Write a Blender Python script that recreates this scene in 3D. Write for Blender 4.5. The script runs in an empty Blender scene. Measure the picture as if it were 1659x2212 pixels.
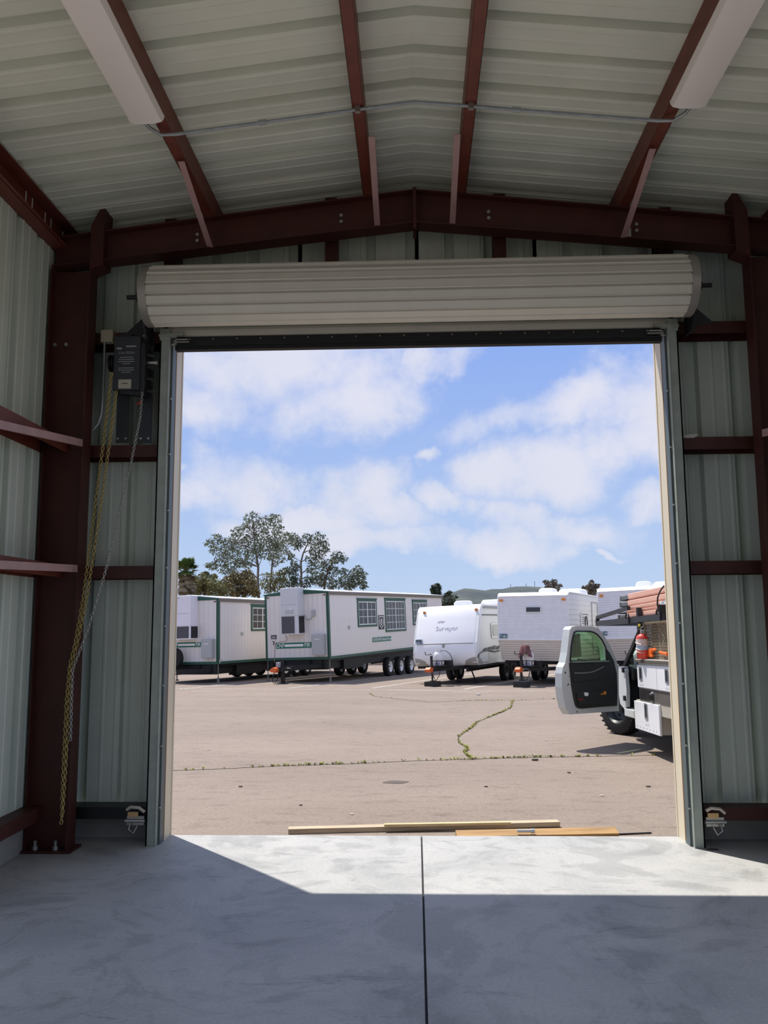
import bpy, math, random
from mathutils import Vector, Matrix
from math import sin, cos, pi, radians, atan2, sqrt
random.seed(7)
S = bpy.context.scene
COL = S.collection
V = Vector

# ------------------------------------------------------------------ camera
IMG_W, IMG_H, FPX = 1659.0, 2212.0, 1800.0
PITCH, YAW, ROLL = .1309, -.0368, -.0063
CAM = V((-.0259, 0, 1.5314))
_f = V((sin(YAW)*cos(PITCH), cos(YAW)*cos(PITCH), sin(PITCH)))
_r = V((cos(YAW), -sin(YAW), 0)); _u = _r.cross(_f)
RT = _r*cos(ROLL) + _u*sin(ROLL); UP = -_r*sin(ROLL) + _u*cos(ROLL); FW = _f
cd = bpy.data.cameras.new('camera'); cam = bpy.data.objects.new('camera', cd); COL.objects.link(cam)
cd.sensor_fit = 'VERTICAL'; cd.sensor_height = 24.0; cd.lens = FPX/IMG_H*24.0
cd.clip_start = .05; cd.clip_end = 5000
m = Matrix((RT, UP, -FW)).transposed().to_4x4(); m.translation = CAM; cam.matrix_world = m
S.camera = cam
S.view_settings.view_transform = 'Standard'; S.view_settings.look = 'None'
S.view_settings.gamma = 1.0; S.view_settings.use_curve_mapping = False
S.view_settings.exposure = 0.25

def ray(x, y): return FW + RT*((x-IMG_W/2)/FPX) - UP*((y-IMG_H/2)/FPX)
def at_y(x, y, Y): d = ray(x, y); return CAM + d*((Y-CAM.y)/d.y)
def at_x(x, y, X): d = ray(x, y); return CAM + d*((X-CAM.x)/d.x)
def at_z(x, y, Z): d = ray(x, y); return CAM + d*((Z-CAM.z)/d.z)
G0, GS, GY = -.05, .02, 6.3
def gz(Y): return G0 - GS*max(0.0, Y-GY)
def gnd(x, y):
    d = ray(x, y); t = (G0+GS*GY-CAM.z)/(d.z+GS*d.y); return CAM + d*t

# ------------------------------------------------------------------ light
SUN_VEC = V((1.19, -1.31, -3.67)).normalized()
sl = bpy.data.lights.new('sun', 'SUN'); sl.energy = 5.0; sl.angle = radians(.53); sl.color = (1, .95, .87)
so = bpy.data.objects.new('sun', sl); COL.objects.link(so)
so.rotation_euler = SUN_VEC.to_track_quat('-Z', 'Y').to_euler(); so.location = (-40, 50, 110)

def lin(c): return tuple(((v/255.)/12.92 if v/255. <= .04045 else ((v/255.+.055)/1.055)**2.4) for v in c)
def lin4(c): return lin(c) + (1,)

world = bpy.data.worlds.new('sky'); S.world = world; world.use_nodes = True
wt = world.node_tree; wt.nodes.clear()
def wn(t, **k):
    n = wt.nodes.new(t)
    for a, b in k.items(): setattr(n, a, b)
    return n
def wl(a, b): wt.links.new(a, b)
def wmath(op, a, b=None, c=None, clamp=False):
    n = wn('ShaderNodeMath', operation=op, use_clamp=clamp)
    for i, v in enumerate((a, b, c)):
        if v is None: continue
        if isinstance(v, (int, float)): n.inputs[i].default_value = v
        else: wl(v, n.inputs[i])
    return n.outputs[0]
tc = wn('ShaderNodeTexCoord'); sep = wn('ShaderNodeSeparateXYZ'); wl(tc.outputs['Generated'], sep.inputs[0])
dx, dy, dz = sep.outputs
az = wmath('ARCTAN2', dx, dy); el = wmath('ARCSINE', dz)
az0, el0 = az, el
elp = wmath('MAXIMUM', dz, 0.0)
# plane-projected coordinates for the general cloud field
den = wmath('ADD', elp, .22)
cmb = wn('ShaderNodeCombineXYZ'); wl(wmath('DIVIDE', dx, den), cmb.inputs[0]); wl(wmath('DIVIDE', dy, den), cmb.inputs[1])
def wnoise(scale, detail, rough, vec, off=0.0):
    n = wn('ShaderNodeTexNoise'); n.inputs['Scale'].default_value = scale; n.inputs['Detail'].default_value = detail
    n.inputs['Roughness'].default_value = rough
    mp = wn('ShaderNodeMapping'); mp.inputs['Location'].default_value = (off, off*.7, off*1.3); wl(vec, mp.inputs[0]); wl(mp.outputs[0], n.inputs['Vector'])
    return n.outputs['Fac']
ang = wn('ShaderNodeCombineXYZ'); wl(az, ang.inputs[0]); wl(el, ang.inputs[1])
n_edge = wnoise(11.0, 7, .58, ang.outputs[0], 3.1)
n_mid = wnoise(4.5, 4, .5, ang.outputs[0], 8.4)
n_gen = wnoise(2.2, 6, .55, cmb.outputs[0], 1.7)
n_wu = wnoise(7.0, 5, .6, ang.outputs[0], 21.0); n_wv = wnoise(8.0, 5, .6, ang.outputs[0], 33.0)
az = wmath('MULTIPLY_ADD', wmath('SUBTRACT', n_wu, .5), .20, az0); el = wmath('MULTIPLY_ADD', wmath('SUBTRACT', n_wv, .5), .10, el0)
# clouds seen through the doorway: centre pixel, half sizes in pixels, tilt
BLOBS = [(600, 800, 290, 90, -.05), (470, 880, 150, 60, 0), (720, 870, 190, 75, -.15), (960, 775, 120, 40, -.3),
         (1215, 862, 270, 46, -.28), (1340, 850, 130, 70, 0), (1240, 985, 210, 75, -.25), (1400, 935, 120, 75, 0), (1110, 1020, 110, 55, 0),
         (525, 1035, 115, 65, 0), (450, 1075, 120, 45, 0), (740, 1070, 100, 70, 0), (800, 1100, 170, 34, .2), (890, 1002, 45, 16, 0),
         (1220, 1140, 150, 42, .05), (1110, 1180, 110, 34, 0), (820, 1170, 170, 32, 0), (640, 1130, 190, 30, 0), (1295, 1194, 45, 9, 0),
         (970, 1090, 90, 26, .25), (395, 1015, 25, 14, 0), (1400, 1080, 70, 32, 0)]
acc = None
for bx, by, rx, ry, tl in BLOBS:
    d = ray(bx, by).normalized(); a0 = atan2(d.x, d.y); e0 = math.asin(d.z)
    ax = rx/FPX; ey = ry/FPX
    u_ = wmath('SUBTRACT', az, a0); v_ = wmath('SUBTRACT', el, e0)
    v2 = wmath('MULTIPLY_ADD', u_, tl, v_)
    q = wmath('ADD', wmath('POWER', wmath('ABSOLUTE', wmath('DIVIDE', u_, ax)), 2.0), wmath('POWER', wmath('ABSOLUTE', wmath('DIVIDE', v2, ey)), 2.0))
    mk = wmath('SUBTRACT', 1.0, q)
    mk = wmath('MAXIMUM', mk, -3.0)
    acc = mk if acc is None else wmath('MAXIMUM', acc, mk)
edge = wmath('ADD', wmath('MULTIPLY', wmath('SUBTRACT', n_edge, .5), 4.2), wmath('MULTIPLY', wmath('SUBTRACT', n_mid, .5), 2.0))
inv = wn('ShaderNodeMapRange', interpolation_type='SMOOTHSTEP'); wl(wmath('ADD', acc, edge), inv.inputs['Value'])
inv.inputs['From Min'].default_value = -.85; inv.inputs['From Max'].default_value = 1.35
gen = wn('ShaderNodeMapRange', interpolation_type='SMOOTHSTEP'); wl(n_gen, gen.inputs['Value'])
gen.inputs['From Min'].default_value = .40; gen.inputs['From Max'].default_value = .60
# the named clouds fill the part of the sky in the doorway, the general field carries on around it
wa = wmath('ABSOLUTE', wmath('SUBTRACT', az0, ray(905, 1000).normalized().x))
win = wn('ShaderNodeMapRange', interpolation_type='SMOOTHSTEP'); wl(wmath('MAXIMUM', wmath('DIVIDE', wa, .34), wmath('DIVIDE', el0, .36)), win.inputs['Value'])
win.inputs['From Min'].default_value = .95; win.inputs['From Max'].default_value = 1.35
cm = wn('ShaderNodeMix', data_type='FLOAT'); wl(win.outputs[0], cm.inputs[0]); wl(inv.outputs[0], cm.inputs[2]); wl(gen.outputs[0], cm.inputs[3])
grad = wn('ShaderNodeValToRGB'); wl(wmath('POWER', elp, .8), grad.inputs[0])
cr = grad.color_ramp; cr.elements[0].position = 0; cr.elements[0].color = lin4((193, 211, 234))
cr.elements[1].position = 1; cr.elements[1].color = lin4((118, 155, 224))
e = cr.elements.new(.12); e.color = lin4((181, 203, 236)); e = cr.elements.new(.40); e.color = lin4((141, 172, 235))
cc = wn('ShaderNodeMix', data_type='RGBA'); wl(wmath('MULTIPLY_ADD', wmath('SUBTRACT', n_mid, .35), 2.2, 0.0, True), cc.inputs[0])
cc.inputs[6].default_value = lin4((226, 226, 238)); cc.inputs[7].default_value = lin4((216, 219, 233))
mx = wn('ShaderNodeMix', data_type='RGBA'); wl(wmath('MULTIPLY', cm.outputs[0], .92), mx.inputs[0]); wl(grad.outputs[0], mx.inputs[6]); wl(cc.outputs[2], mx.inputs[7])
bg = wn('ShaderNodeBackground'); wl(mx.outputs[2], bg.inputs[0]); bg.inputs[1].default_value = .88
wo = wn('ShaderNodeOutputWorld'); wl(bg.outputs[0], wo.inputs[0])

# ------------------------------------------------------------------ materials
MATS = {}
def mat(name, rgb, rough=.5, metal=0.0, var=0.0, vscale=4.0, rgb2=None, bump=0.0, bscale=60.0, spec=.5, stretch=None, detail=5):
    if name in MATS: return MATS[name]
    mt = bpy.data.materials.new(name); mt.use_nodes = True; t = mt.node_tree; b = t.nodes['Principled BSDF']
    b.inputs['Roughness'].default_value = rough; b.inputs['Metallic'].default_value = metal
    b.inputs['Specular IOR Level'].default_value = spec
    b.inputs['Base Color'].default_value = lin4(rgb); mt.diffuse_color = lin4(rgb)
    if var or rgb2 or bump:
        c = t.nodes.new('ShaderNodeTexCoord'); mp = t.nodes.new('ShaderNodeMapping'); t.links.new(c.outputs['Object'], mp.inputs[0])
        if stretch: mp.inputs['Scale'].default_value = stretch
        n = t.nodes.new('ShaderNodeTexNoise'); n.inputs['Scale'].default_value = vscale; n.inputs['Detail'].default_value = detail
        t.links.new(mp.outputs[0], n.inputs['Vector'])
        r = t.nodes.new('ShaderNodeValToRGB'); t.links.new(n.outputs['Fac'], r.inputs[0])
        c1 = lin(rgb); c2 = lin(rgb2) if rgb2 else tuple(v*(1-var) for v in c1)
        r.color_ramp.elements[0].position = .36; r.color_ramp.elements[1].position = .64
        r.color_ramp.elements[0].color = c2+(1,); r.color_ramp.elements[1].color = c1+(1,)
        t.links.new(r.outputs[0], b.inputs['Base Color'])
        if bump:
            n2 = t.nodes.new('ShaderNodeTexNoise'); n2.inputs['Scale'].default_value = bscale; n2.inputs['Detail'].default_value = 4
            t.links.new(mp.outputs[0], n2.inputs['Vector'])
            bp = t.nodes.new('ShaderNodeBump'); bp.inputs['Strength'].default_value = bump; bp.inputs['Distance'].default_value = .01
            t.links.new(n2.outputs['Fac'], bp.inputs['Height']); t.links.new(bp.outputs[0], b.inputs['Normal'])
    MATS[name] = mt; return mt
def glass(name, tint, rough=.02, alpha=.25, dark=None):
    if name in MATS: return MATS[name]
    mt = bpy.data.materials.new(name); mt.use_nodes = True; t = mt.node_tree; t.nodes.clear()
    o = t.nodes.new('ShaderNodeOutputMaterial'); tr = t.nodes.new('ShaderNodeBsdfTransparent'); tr.inputs[0].default_value = lin4(tint)
    gl = t.nodes.new('ShaderNodeBsdfGlossy'); gl.inputs['Roughness'].default_value = rough
    mxs = t.nodes.new('ShaderNodeMixShader'); lw = t.nodes.new('ShaderNodeLayerWeight'); pw = t.nodes.new('ShaderNodeMath'); pw.operation = 'POWER'; pw.inputs[1].default_value = 4.0; t.links.new(lw.outputs['Facing'], pw.inputs[0])
    ma = t.nodes.new('ShaderNodeMath'); ma.operation = 'MULTIPLY_ADD'; ma.inputs[1].default_value = .6; ma.inputs[2].default_value = .04; t.links.new(pw.outputs[0], ma.inputs[0]); t.links.new(ma.outputs[0], mxs.inputs[0]); t.links.new(tr.outputs[0], mxs.inputs[1]); t.links.new(gl.outputs[0], mxs.inputs[2]); t.links.new(mxs.outputs[0], o.inputs[0])
    MATS[name] = mt; return mt

PRIMER = mat('red_oxide_primer', (72, 30, 24), .55, 0, .25, 6, bump=.05, bscale=200)
PRIMER_LIT = mat('red_oxide_primer_lit', (112, 54, 42), .5, 0, .2, 6, bump=.05, bscale=200)  # same primer, colour lightened so purlins and side girts look lit
BRACE = mat('brace_primer', (176, 142, 140), .5, 0, .12, 8)
SHEET = mat('interior_sheet_steel', (204, 214, 202), .38, .0, .06, 3, spec=.5)
ROOFS = mat('roof_sheet_steel', (222, 226, 212), .42, .0, .08, 2.5, spec=.4)
SLAT = mat('door_slat_paint', (205, 203, 192), .35, 0, .05, 4)
GALV = mat('galvanised_steel', (165, 172, 176), .38, .55, .2, 14)
GUIDE = mat('guide_steel', (158, 166, 156), .45, .1, .15, 10)
CREAM = mat('cream_trim', (222, 211, 186), .4, 0, .05, 3)
BLACK = mat('black_steel', (28, 29, 32), .45, .1, .2, 10)
DARKGREY = mat('dark_grey_box', (52, 55, 60), .5, .2, .15, 12)
RUBBER = mat('black_rubber', (24, 24, 25), .8, 0, .3, 30)
WHITE = mat('white_paint', (238, 238, 240), .35, 0, .03, 3)
BOLT = mat('bolt_zinc', (170, 170, 165), .35, .8)
BRASS = mat('brass_chain', (176, 158, 96), .4, .5, .15, 40)
ZINC = mat('zinc_chain', (165, 165, 162), .35, .6, .1, 40)
LENS = mat('acrylic_lens', (232, 226, 222), .35, 0, .02, 2)
AMBER = mat('amber_lens', (232, 140, 30), .25)
REDP = mat('red_plastic', (190, 34, 30), .4)

# ------------------------------------------------------------------ mesh building
class MB:
    def __init__(s): s.v = []; s.f = []
    def add(s, vs, fs):
        o = len(s.v); s.v += [tuple(p) for p in vs]; s.f += [tuple(i+o for i in f) for f in fs]; return s
    def box(s, x0, x1, y0, y1, z0, z1):
        return s.add([(x0,y0,z0),(x1,y0,z0),(x1,y1,z0),(x0,y1,z0),(x0,y0,z1),(x1,y0,z1),(x1,y1,z1),(x0,y1,z1)],
                     [(0,3,2,1),(4,5,6,7),(0,1,5,4),(1,2,6,5),(2,3,7,6),(3,0,4,7)])
    def bar(s, a, b, w, h, up=(0,0,1)):
        a = V(a); b = V(b); d = (b-a).normalized(); up = V(up)
        if abs(d.dot(up)) > .98: up = V((1,0,0)) if abs(d.x) < .9 else V((0,1,0))
        sd = d.cross(up).normalized(); u = sd.cross(d).normalized()
        P = []
        for c in (a, b):
            for i, j in ((-1,-1),(1,-1),(1,1),(-1,1)): P.append(c+sd*(i*w/2)+u*(j*h/2))
        return s.add(P, [(3,2,1,0),(4,5,6,7),(0,1,5,4),(1,2,6,5),(2,3,7,6),(3,0,4,7)])
    def cyl(s, a, b, r, n=12, r2=None, caps=True):
        a = V(a); b = V(b); r2 = r if r2 is None else r2; d = (b-a).normalized()
        t = V((0,0,1)) if abs(d.z) < .9 else V((1,0,0)); e1 = d.cross(t).normalized(); e2 = d.cross(e1)
        P = []
        for c, q in ((a, r), (b, r2)):
            for i in range(n): an = 2*pi*i/n; P.append(c+(e1*cos(an)+e2*sin(an))*q)
        F = [(i, (i+1) % n, n+(i+1) % n, n+i) for i in range(n)]
        if caps: F += [tuple(range(n-1,-1,-1)), tuple(range(n, 2*n))]
        return s.add(P, F)
    def tube(s, pts, r, n=6, closed=False, radii=None):
        pts = [V(p) for p in pts]; N = len(pts); P = []; pe = None
        for k in range(N):
            if closed: d = pts[(k+1) % N]-pts[k-1]
            else: d = pts[min(k+1,N-1)]-pts[max(k-1,0)]
            d.normalize()
            if pe is None:
                t = V((0,0,1)) if abs(d.z) < .9 else V((1,0,0)); e1 = d.cross(t).normalized()
            else:
                e1 = (pe - d*pe.dot(d)).normalized()
            pe = e1; e2 = d.cross(e1); rr = radii[k] if radii else r
            for i in range(n): an = 2*pi*i/n; P.append(pts[k]+(e1*cos(an)+e2*sin(an))*rr)
        F = []
        for k in range(N if closed else N-1):
            k2 = (k+1) % N
            for i in range(n): F.append((k*n+i, k*n+(i+1) % n, k2*n+(i+1) % n, k2*n+i))
        if not closed: F += [tuple(range(n-1,-1,-1)), tuple(range((N-1)*n, N*n))]
        return s.add(P, F)
    def prism(s, poly, fn, d0, d1):
        n = len(poly); P = [fn(a, b, d0) for a, b in poly] + [fn(a, b, d1) for a, b in poly]
        F = [tuple(range(n-1,-1,-1)), tuple(range(n, 2*n))] + [(i, (i+1) % n, n+(i+1) % n, n+i) for i in range(n)]
        return s.add(P, F)
    def ring(s, outer, inner, fn, d0, d1):
        n = len(outer); P = []
        for d in (d0, d1):
            for pl in (outer, inner): P += [fn(a, b, d) for a, b in pl]
        F = []
        for i in range(n):
            j = (i+1) % n
            F += [(i, n+i, n+j, j), (2*n+i, 2*n+j, 3*n+j, 3*n+i), (i, j, 2*n+j, 2*n+i), (n+i, 3*n+i, 3*n+j, n+j)]
        return s.add(P, F)
    def lathe(s, prof, o, ax, n=20):
        o = V(o); ax = V(ax).normalized(); t = V((0,0,1)) if abs(ax.z) < .9 else V((1,0,0)); e1 = ax.cross(t).normalized(); e2 = ax.cross(e1)
        P = []; k = len(prof)
        for i in range(n):
            an = 2*pi*i/n; e = e1*cos(an)+e2*sin(an)
            for r, h in prof: P.append(o+e*r+ax*h)
        F = [(i*k+j, i*k+j+1, ((i+1) % n)*k+j+1, ((i+1) % n)*k+j) for i in range(n) for j in range(k-1)]
        return s.add(P, F)
    def grid(s, fn, us, vs):
        n = len(vs); P = [fn(u, v) for u in us for v in vs]
        return s.add(P, [(i*n+j, (i+1)*n+j, (i+1)*n+j+1, i*n+j+1) for i in range(len(us)-1) for j in range(n-1)])
    def build(s, name, mt, parent=None, smooth=None, bevel=0, kind=None, fix=True):
        me = bpy.data.meshes.new(name); me.from_pydata(s.v, [], s.f); me.update()
        if fix:
            import bmesh
            b = bmesh.new(); b.from_mesh(me); bmesh.ops.recalc_face_normals(b, faces=b.faces); b.to_mesh(me); b.free()
        if mt: me.materials.append(mt)
        if smooth:
            me.polygons.foreach_set('use_smooth', [True]*len(me.polygons)); me.set_sharp_from_angle(angle=radians(smooth))
        o = bpy.data.objects.new(name, me); COL.objects.link(o)
        if parent: o.parent = parent
        if bevel:
            bm = o.modifiers.new('bevel', 'BEVEL'); bm.width = bevel; bm.segments = 2; bm.limit_method = 'ANGLE'; bm.angle_limit = radians(40)
        if kind: o['kind'] = kind
        return o
def share(src, name, parent, mw=None):
    o = bpy.data.objects.new(name, src.data); COL.objects.link(o)
    if parent: o.parent = parent
    if mw is not None: o.matrix_local = mw
    return o
def tag(o, label, cat, group=None):
    o['label'] = label; o['category'] = cat
    if group: o['group'] = group
    return o
def empty(name, loc=(0,0,0), mw=None):
    o = bpy.data.objects.new(name, None); COL.objects.link(o); o.empty_display_size = .1
    if mw is not None: o.matrix_world = mw
    else: o.location = loc
    return o
def thing(name, label, cat, loc=(0,0,0), group=None, mw=None): return tag(empty(name, loc, mw), label, cat, group)
def struct(name, loc=(0,0,0)):
    o = empty(name, loc); o['kind'] = 'structure'; return o
XYZ = lambda a, b, d: (a, d, b)          # polygon in XZ, depth along Y
YZX = lambda a, b, d: (d, a, b)          # polygon in YZ, depth along X
XYd = lambda a, b, d: (a, b, d)
def circ(cx, cz, r, n=20, r2=None): return [(cx+r*cos(2*pi*i/n), cz+(r2 or r)*sin(2*pi*i/n)) for i in range(n)]
def rrect(x0, x1, z0, z1, r, n=4):
    o = []
    for cx, cz, a in ((x1-r,z1-r,0),(x0+r,z1-r,pi/2),(x0+r,z0+r,pi),(x1-r,z0+r,3*pi/2)):
        for i in range(n+1): an = a+pi/2*i/n; o.append((cx+r*cos(an), cz+r*sin(an)))
    return o
FONT = None
def text(body, size, mt, parent, mw, name='lettering', align='CENTER', sx=1.0, ext=.0015):
    c = bpy.data.curves.new(name, 'FONT'); c.body = body; c.size = size; c.align_x = align; c.align_y = 'CENTER'; c.extrude = ext
    o = bpy.data.objects.new(name, c); COL.objects.link(o)
    dg = bpy.context.evaluated_depsgraph_get(); dg.update()
    me = bpy.data.meshes.new_from_object(o.evaluated_get(dg)); bpy.data.objects.remove(o)
    me.materials.clear(); me.materials.append(mt)
    o = bpy.data.objects.new(name, me); COL.objects.link(o)
    if parent: o.parent = parent
    o.matrix_local = mw @ Matrix.Diagonal((sx, 1, 1, 1)); return o
# ------------------------------------------------------------------ surface materials with more structure
def concrete():
    mt = bpy.data.materials.new('troweled_concrete'); mt.use_nodes = True; t = mt.node_tree; b = t.nodes['Principled BSDF']; L = t.links.new
    c = t.nodes.new('ShaderNodeTexCoord')
    def noise(scale, det, rough, dist=0, st=None):
        mp = t.nodes.new('ShaderNodeMapping'); L(c.outputs['Object'], mp.inputs[0])
        if st: mp.inputs['Scale'].default_value = st
        n = t.nodes.new('ShaderNodeTexNoise'); n.inputs['Scale'].default_value = scale; n.inputs['Detail'].default_value = det
        n.inputs['Roughness'].default_value = rough; n.inputs['Distortion'].default_value = dist; L(mp.outputs[0], n.inputs['Vector']); return n.outputs['Fac']
    def ramp(f, *st):
        r = t.nodes.new('ShaderNodeValToRGB'); L(f, r.inputs[0])
        while len(r.color_ramp.elements) < len(st): r.color_ramp.elements.new(.5)
        for e, (p, col) in zip(r.color_ramp.elements, st): e.position = p; e.color = lin4(col)
        return r.outputs[0]
    def mixc(fac, a, b2, mode='MIX', k=None):
        m_ = t.nodes.new('ShaderNodeMix'); m_.data_type = 'RGBA'; m_.blend_type = mode
        if k is None: L(fac, m_.inputs[0])
        else: m_.inputs[0].default_value = k
        L(a, m_.inputs[6]); L(b2, m_.inputs[7]); return m_.outputs[2]
    base = ramp(noise(1.6, 8, .62, .6), (.30, (160, 161, 160)), (.5, (176, 176, 174)), (.72, (186, 185, 182)))
    sw = ramp(noise(1.3, 9, .66, 2.0), (.40, (128, 130, 130)), (.47, (255, 255, 255)), (.56, (255, 255, 255)), (.60, (190, 192, 192)))
    st = ramp(noise(3.2, 5, .7, 1.2, (.55, 1.6, 1)), (.34, (120, 121, 121)), (.40, (255, 255, 255)), (.9, (255, 255, 255)))
    fine = ramp(noise(55, 3, .6), (.3, (205, 205, 205)), (.6, (255, 255, 255)))
    x = mixc(None, base, sw, 'MULTIPLY', .24); x = mixc(None, x, st, 'MULTIPLY', .3); x = mixc(None, x, fine, 'MULTIPLY', .35)
    L(x, b.inputs['Base Color'])
    b.inputs['Roughness'].default_value = .55; b.inputs['Specular IOR Level'].default_value = .35
    bp = t.nodes.new('ShaderNodeBump'); bp.inputs['Strength'].default_value = .15; bp.inputs['Distance'].default_value = .004
    L(noise(18, 6, .65), bp.inputs['Height']); L(bp.outputs[0], b.inputs['Normal'])
    return mt
def asphalt():
    mt = bpy.data.materials.new('weathered_asphalt'); mt.use_nodes = True; t = mt.node_tree; b = t.nodes['Principled BSDF']; L = t.links.new
    c = t.nodes.new('ShaderNodeTexCoord')
    def noise(scale, det, rough=.55, st=None):
        mp = t.nodes.new('ShaderNodeMapping'); L(c.outputs['Object'], mp.inputs[0])
        if st: mp.inputs['Scale'].default_value = st
        n = t.nodes.new('ShaderNodeTexNoise'); n.inputs['Scale'].default_value = scale; n.inputs['Detail'].default_value = det
        n.inputs['Roughness'].default_value = rough; L(mp.outputs[0], n.inputs['Vector']); return n.outputs['Fac']
    def ramp(f, *st):
        r = t.nodes.new('ShaderNodeValToRGB'); L(f, r.inputs[0])
        while len(r.color_ramp.elements) < len(st): r.color_ramp.elements.new(.5)
        for e, (p, col) in zip(r.color_ramp.elements, st): e.position = p; e.color = lin4(col)
        return r.outputs[0]
    base = ramp(noise(.45, 5, .6, (.5, 1.3, 1)), (.3, (136, 123, 113)), (.7, (148, 135, 124)))
    sp = ramp(noise(38, 3, .7), (.30, (186, 184, 182)), (.45, (238, 238, 238)), (.70, (255, 255, 255)))
    st = ramp(noise(5, 6, .6, (.6, 1.6, 1)), (.33, (205, 203, 200)), (.46, (255, 255, 255)))
    for k, o in ((.75, sp), (.5, st)):
        m_ = t.nodes.new('ShaderNodeMix'); m_.data_type = 'RGBA'; m_.blend_type = 'MULTIPLY'; m_.inputs[0].default_value = k
        L(base, m_.inputs[6]); L(o, m_.inputs[7]); base = m_.outputs[2]
    L(base, b.inputs['Base Color']); b.inputs['Roughness'].default_value = .9; b.inputs['Specular IOR Level'].default_value = .2
    bp = t.nodes.new('ShaderNodeBump'); bp.inputs['Strength'].default_value = .35; bp.inputs['Distance'].default_value = .008
    L(noise(70, 3), bp.inputs['Height']); L(bp.outputs[0], b.inputs['Normal'])
    return mt
CONC = concrete(); ASPH = asphalt()
CURB = mat('curb_concrete', (150, 150, 145), .8, 0, .2, 3, bump=.2)
DARKGAP = mat('joint_sealant', (34, 35, 36), .8)

# ------------------------------------------------------------------ the building shell
WX, FY, BY = 2.72, 6.20, -3.8
RZ, SL = 4.86, .115
def deck(x): return RZ - SL*abs(x)
SLABY = 6.27
fl = struct('floor')
MB().box(-2.86, -.005, BY-.3, SLABY, -.16, 0).build('slab', CONC, fl, bevel=.004)
MB().box(.005, 2.86, BY-.3, SLABY, -.16, 0).build('slab', CONC, fl, bevel=.004)
MB().box(-.006, .006, BY-.3, SLABY-.002, -.15, -.012).build('joint', DARKGAP, fl)

# rolled sheet profile: offset across the sheet, depth away from the room
PROF = [(0, 0), (.082, 0), (.090, -.004), (.104, -.004), (.112, 0), (.178, 0), (.186, -.004), (.200, -.004), (.208, 0), (.226, 0), (.236, .05), (.284, .05), (.3, 0)]
def sheet_prof(n=3, lap=.03):
    o = []
    for k in range(n):
        for a, d in PROF: o.append((a*1.0165+k*.305, d))
    o.append((n*.305+lap, 0)) if lap else None; return o
ceil_ = struct('ceiling')
def roof_sheet(side):
    pr = sheet_prof(); m_ = MB()
    xs = (.02, 2.84)
    m_.grid(lambda u, v: (side*u, -v[0], RZ - SL*u + v[1]), xs, pr); return m_
srcs = {}
for side in (-1, 1):
    for k in range(11):
        if k == 0: srcs[side] = roof_sheet(side).build('roof_sheet', ROOFS, ceil_, fix=False); o = srcs[side]
        else: o = share(srcs[side], 'roof_sheet', ceil_)
        o.location = (0, 6.27-.915*k, .002*(k % 2))
rc = MB(); pr = sheet_prof()
for side in (-1, 1): rc.grid(lambda u, v: (side*u, -v[0], RZ - .006 - SL*u + v[1]), (0, .31), pr)
rc0 = rc.build('ridge_cap', ROOFS, ceil_, fix=False)
rc0.location = (0, 6.27, 0)
for k in range(1, 11): share(rc0, 'ridge_cap', ceil_).location = (0, 6.27-.915*k, .002*(k % 2))
def purlin(x, inward):
    # C section: web on the ridge side, flanges turned away from the ridge
    zt = deck(x)-.004; zb = zt-.165; s = -inward; m_ = MB()
    m_.box(x-.0015, x+.0015, BY, 6.19, zb, zt)
    x2 = x+s*.07
    for z in (zb, zt-.003): m_.box(min(x, x2), max(x, x2), BY, 6.19, z, z+.003)
    m_.box(min(x2, x2-s*.003), max(x2, x2-s*.003), BY, 6.19, zb, zb+.018)
    return m_
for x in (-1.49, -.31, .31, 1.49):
    purlin(x, 1 if x < 0 else -1).build('purlin', PRIMER_LIT, ceil_)
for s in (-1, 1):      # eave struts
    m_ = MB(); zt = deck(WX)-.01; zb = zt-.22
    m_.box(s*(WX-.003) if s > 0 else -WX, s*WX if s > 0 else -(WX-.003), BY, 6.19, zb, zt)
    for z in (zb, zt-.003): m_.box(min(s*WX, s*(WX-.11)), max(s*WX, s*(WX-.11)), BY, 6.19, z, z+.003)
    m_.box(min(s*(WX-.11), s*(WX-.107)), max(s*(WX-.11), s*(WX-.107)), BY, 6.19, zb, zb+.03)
    m_.build('eave_strut', PRIMER_LIT, ceil_)

def wall_sheet(across0, n, z0, ztop, mk, lap=.03):
    """one rolled sheet; mk(a, d, z) -> point; ztop(a) gives its upper edge"""
    m_ = MB(); pr = sheet_prof(n, lap); P = []
    for a, d in pr: P += [mk(across0+a, d, z0), mk(across0+a, d, ztop(across0+a))]
    m_.add(P, [(2*i, 2*i+1, 2*i+3, 2*i+2) for i in range(len(pr)-1)]); return m_
GIRTZ = (1.90, 2.80)
wf = struct('wall_front')
for k in range(6):
    x0 = -2.745+.915*k; over = 1 <= k <= 4
    wall_sheet(x0, 3, 3.70 if over else .22, lambda a: deck(a)+.03, lambda a, d, z: (a, FY+d, z), 0 if k == 0 else .03).build('wall_sheet', SHEET, wf, fix=False)
def girt(m_, a, b, z, out, depth=.19, fl_=.09):
    """C girt lying flat: web horizontal, inner flange hanging; a-b along the wall at the wall face, out = unit vector into the room"""
    a = V(a); b = V(b); o = V(out)
    d = (b-a).normalized()
    m_.bar(a+o*(depth/2)+V((0,0,z+fl_/2)), b+o*(depth/2)+V((0,0,z+fl_/2)), depth, .003)
    m_.bar(a+o*depth+V((0,0,z)), b+o*depth+V((0,0,z)), .004, fl_)
    m_.bar(a+o*.002+V((0,0,z)), b+o*.002+V((0,0,z)), .004, fl_)
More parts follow.
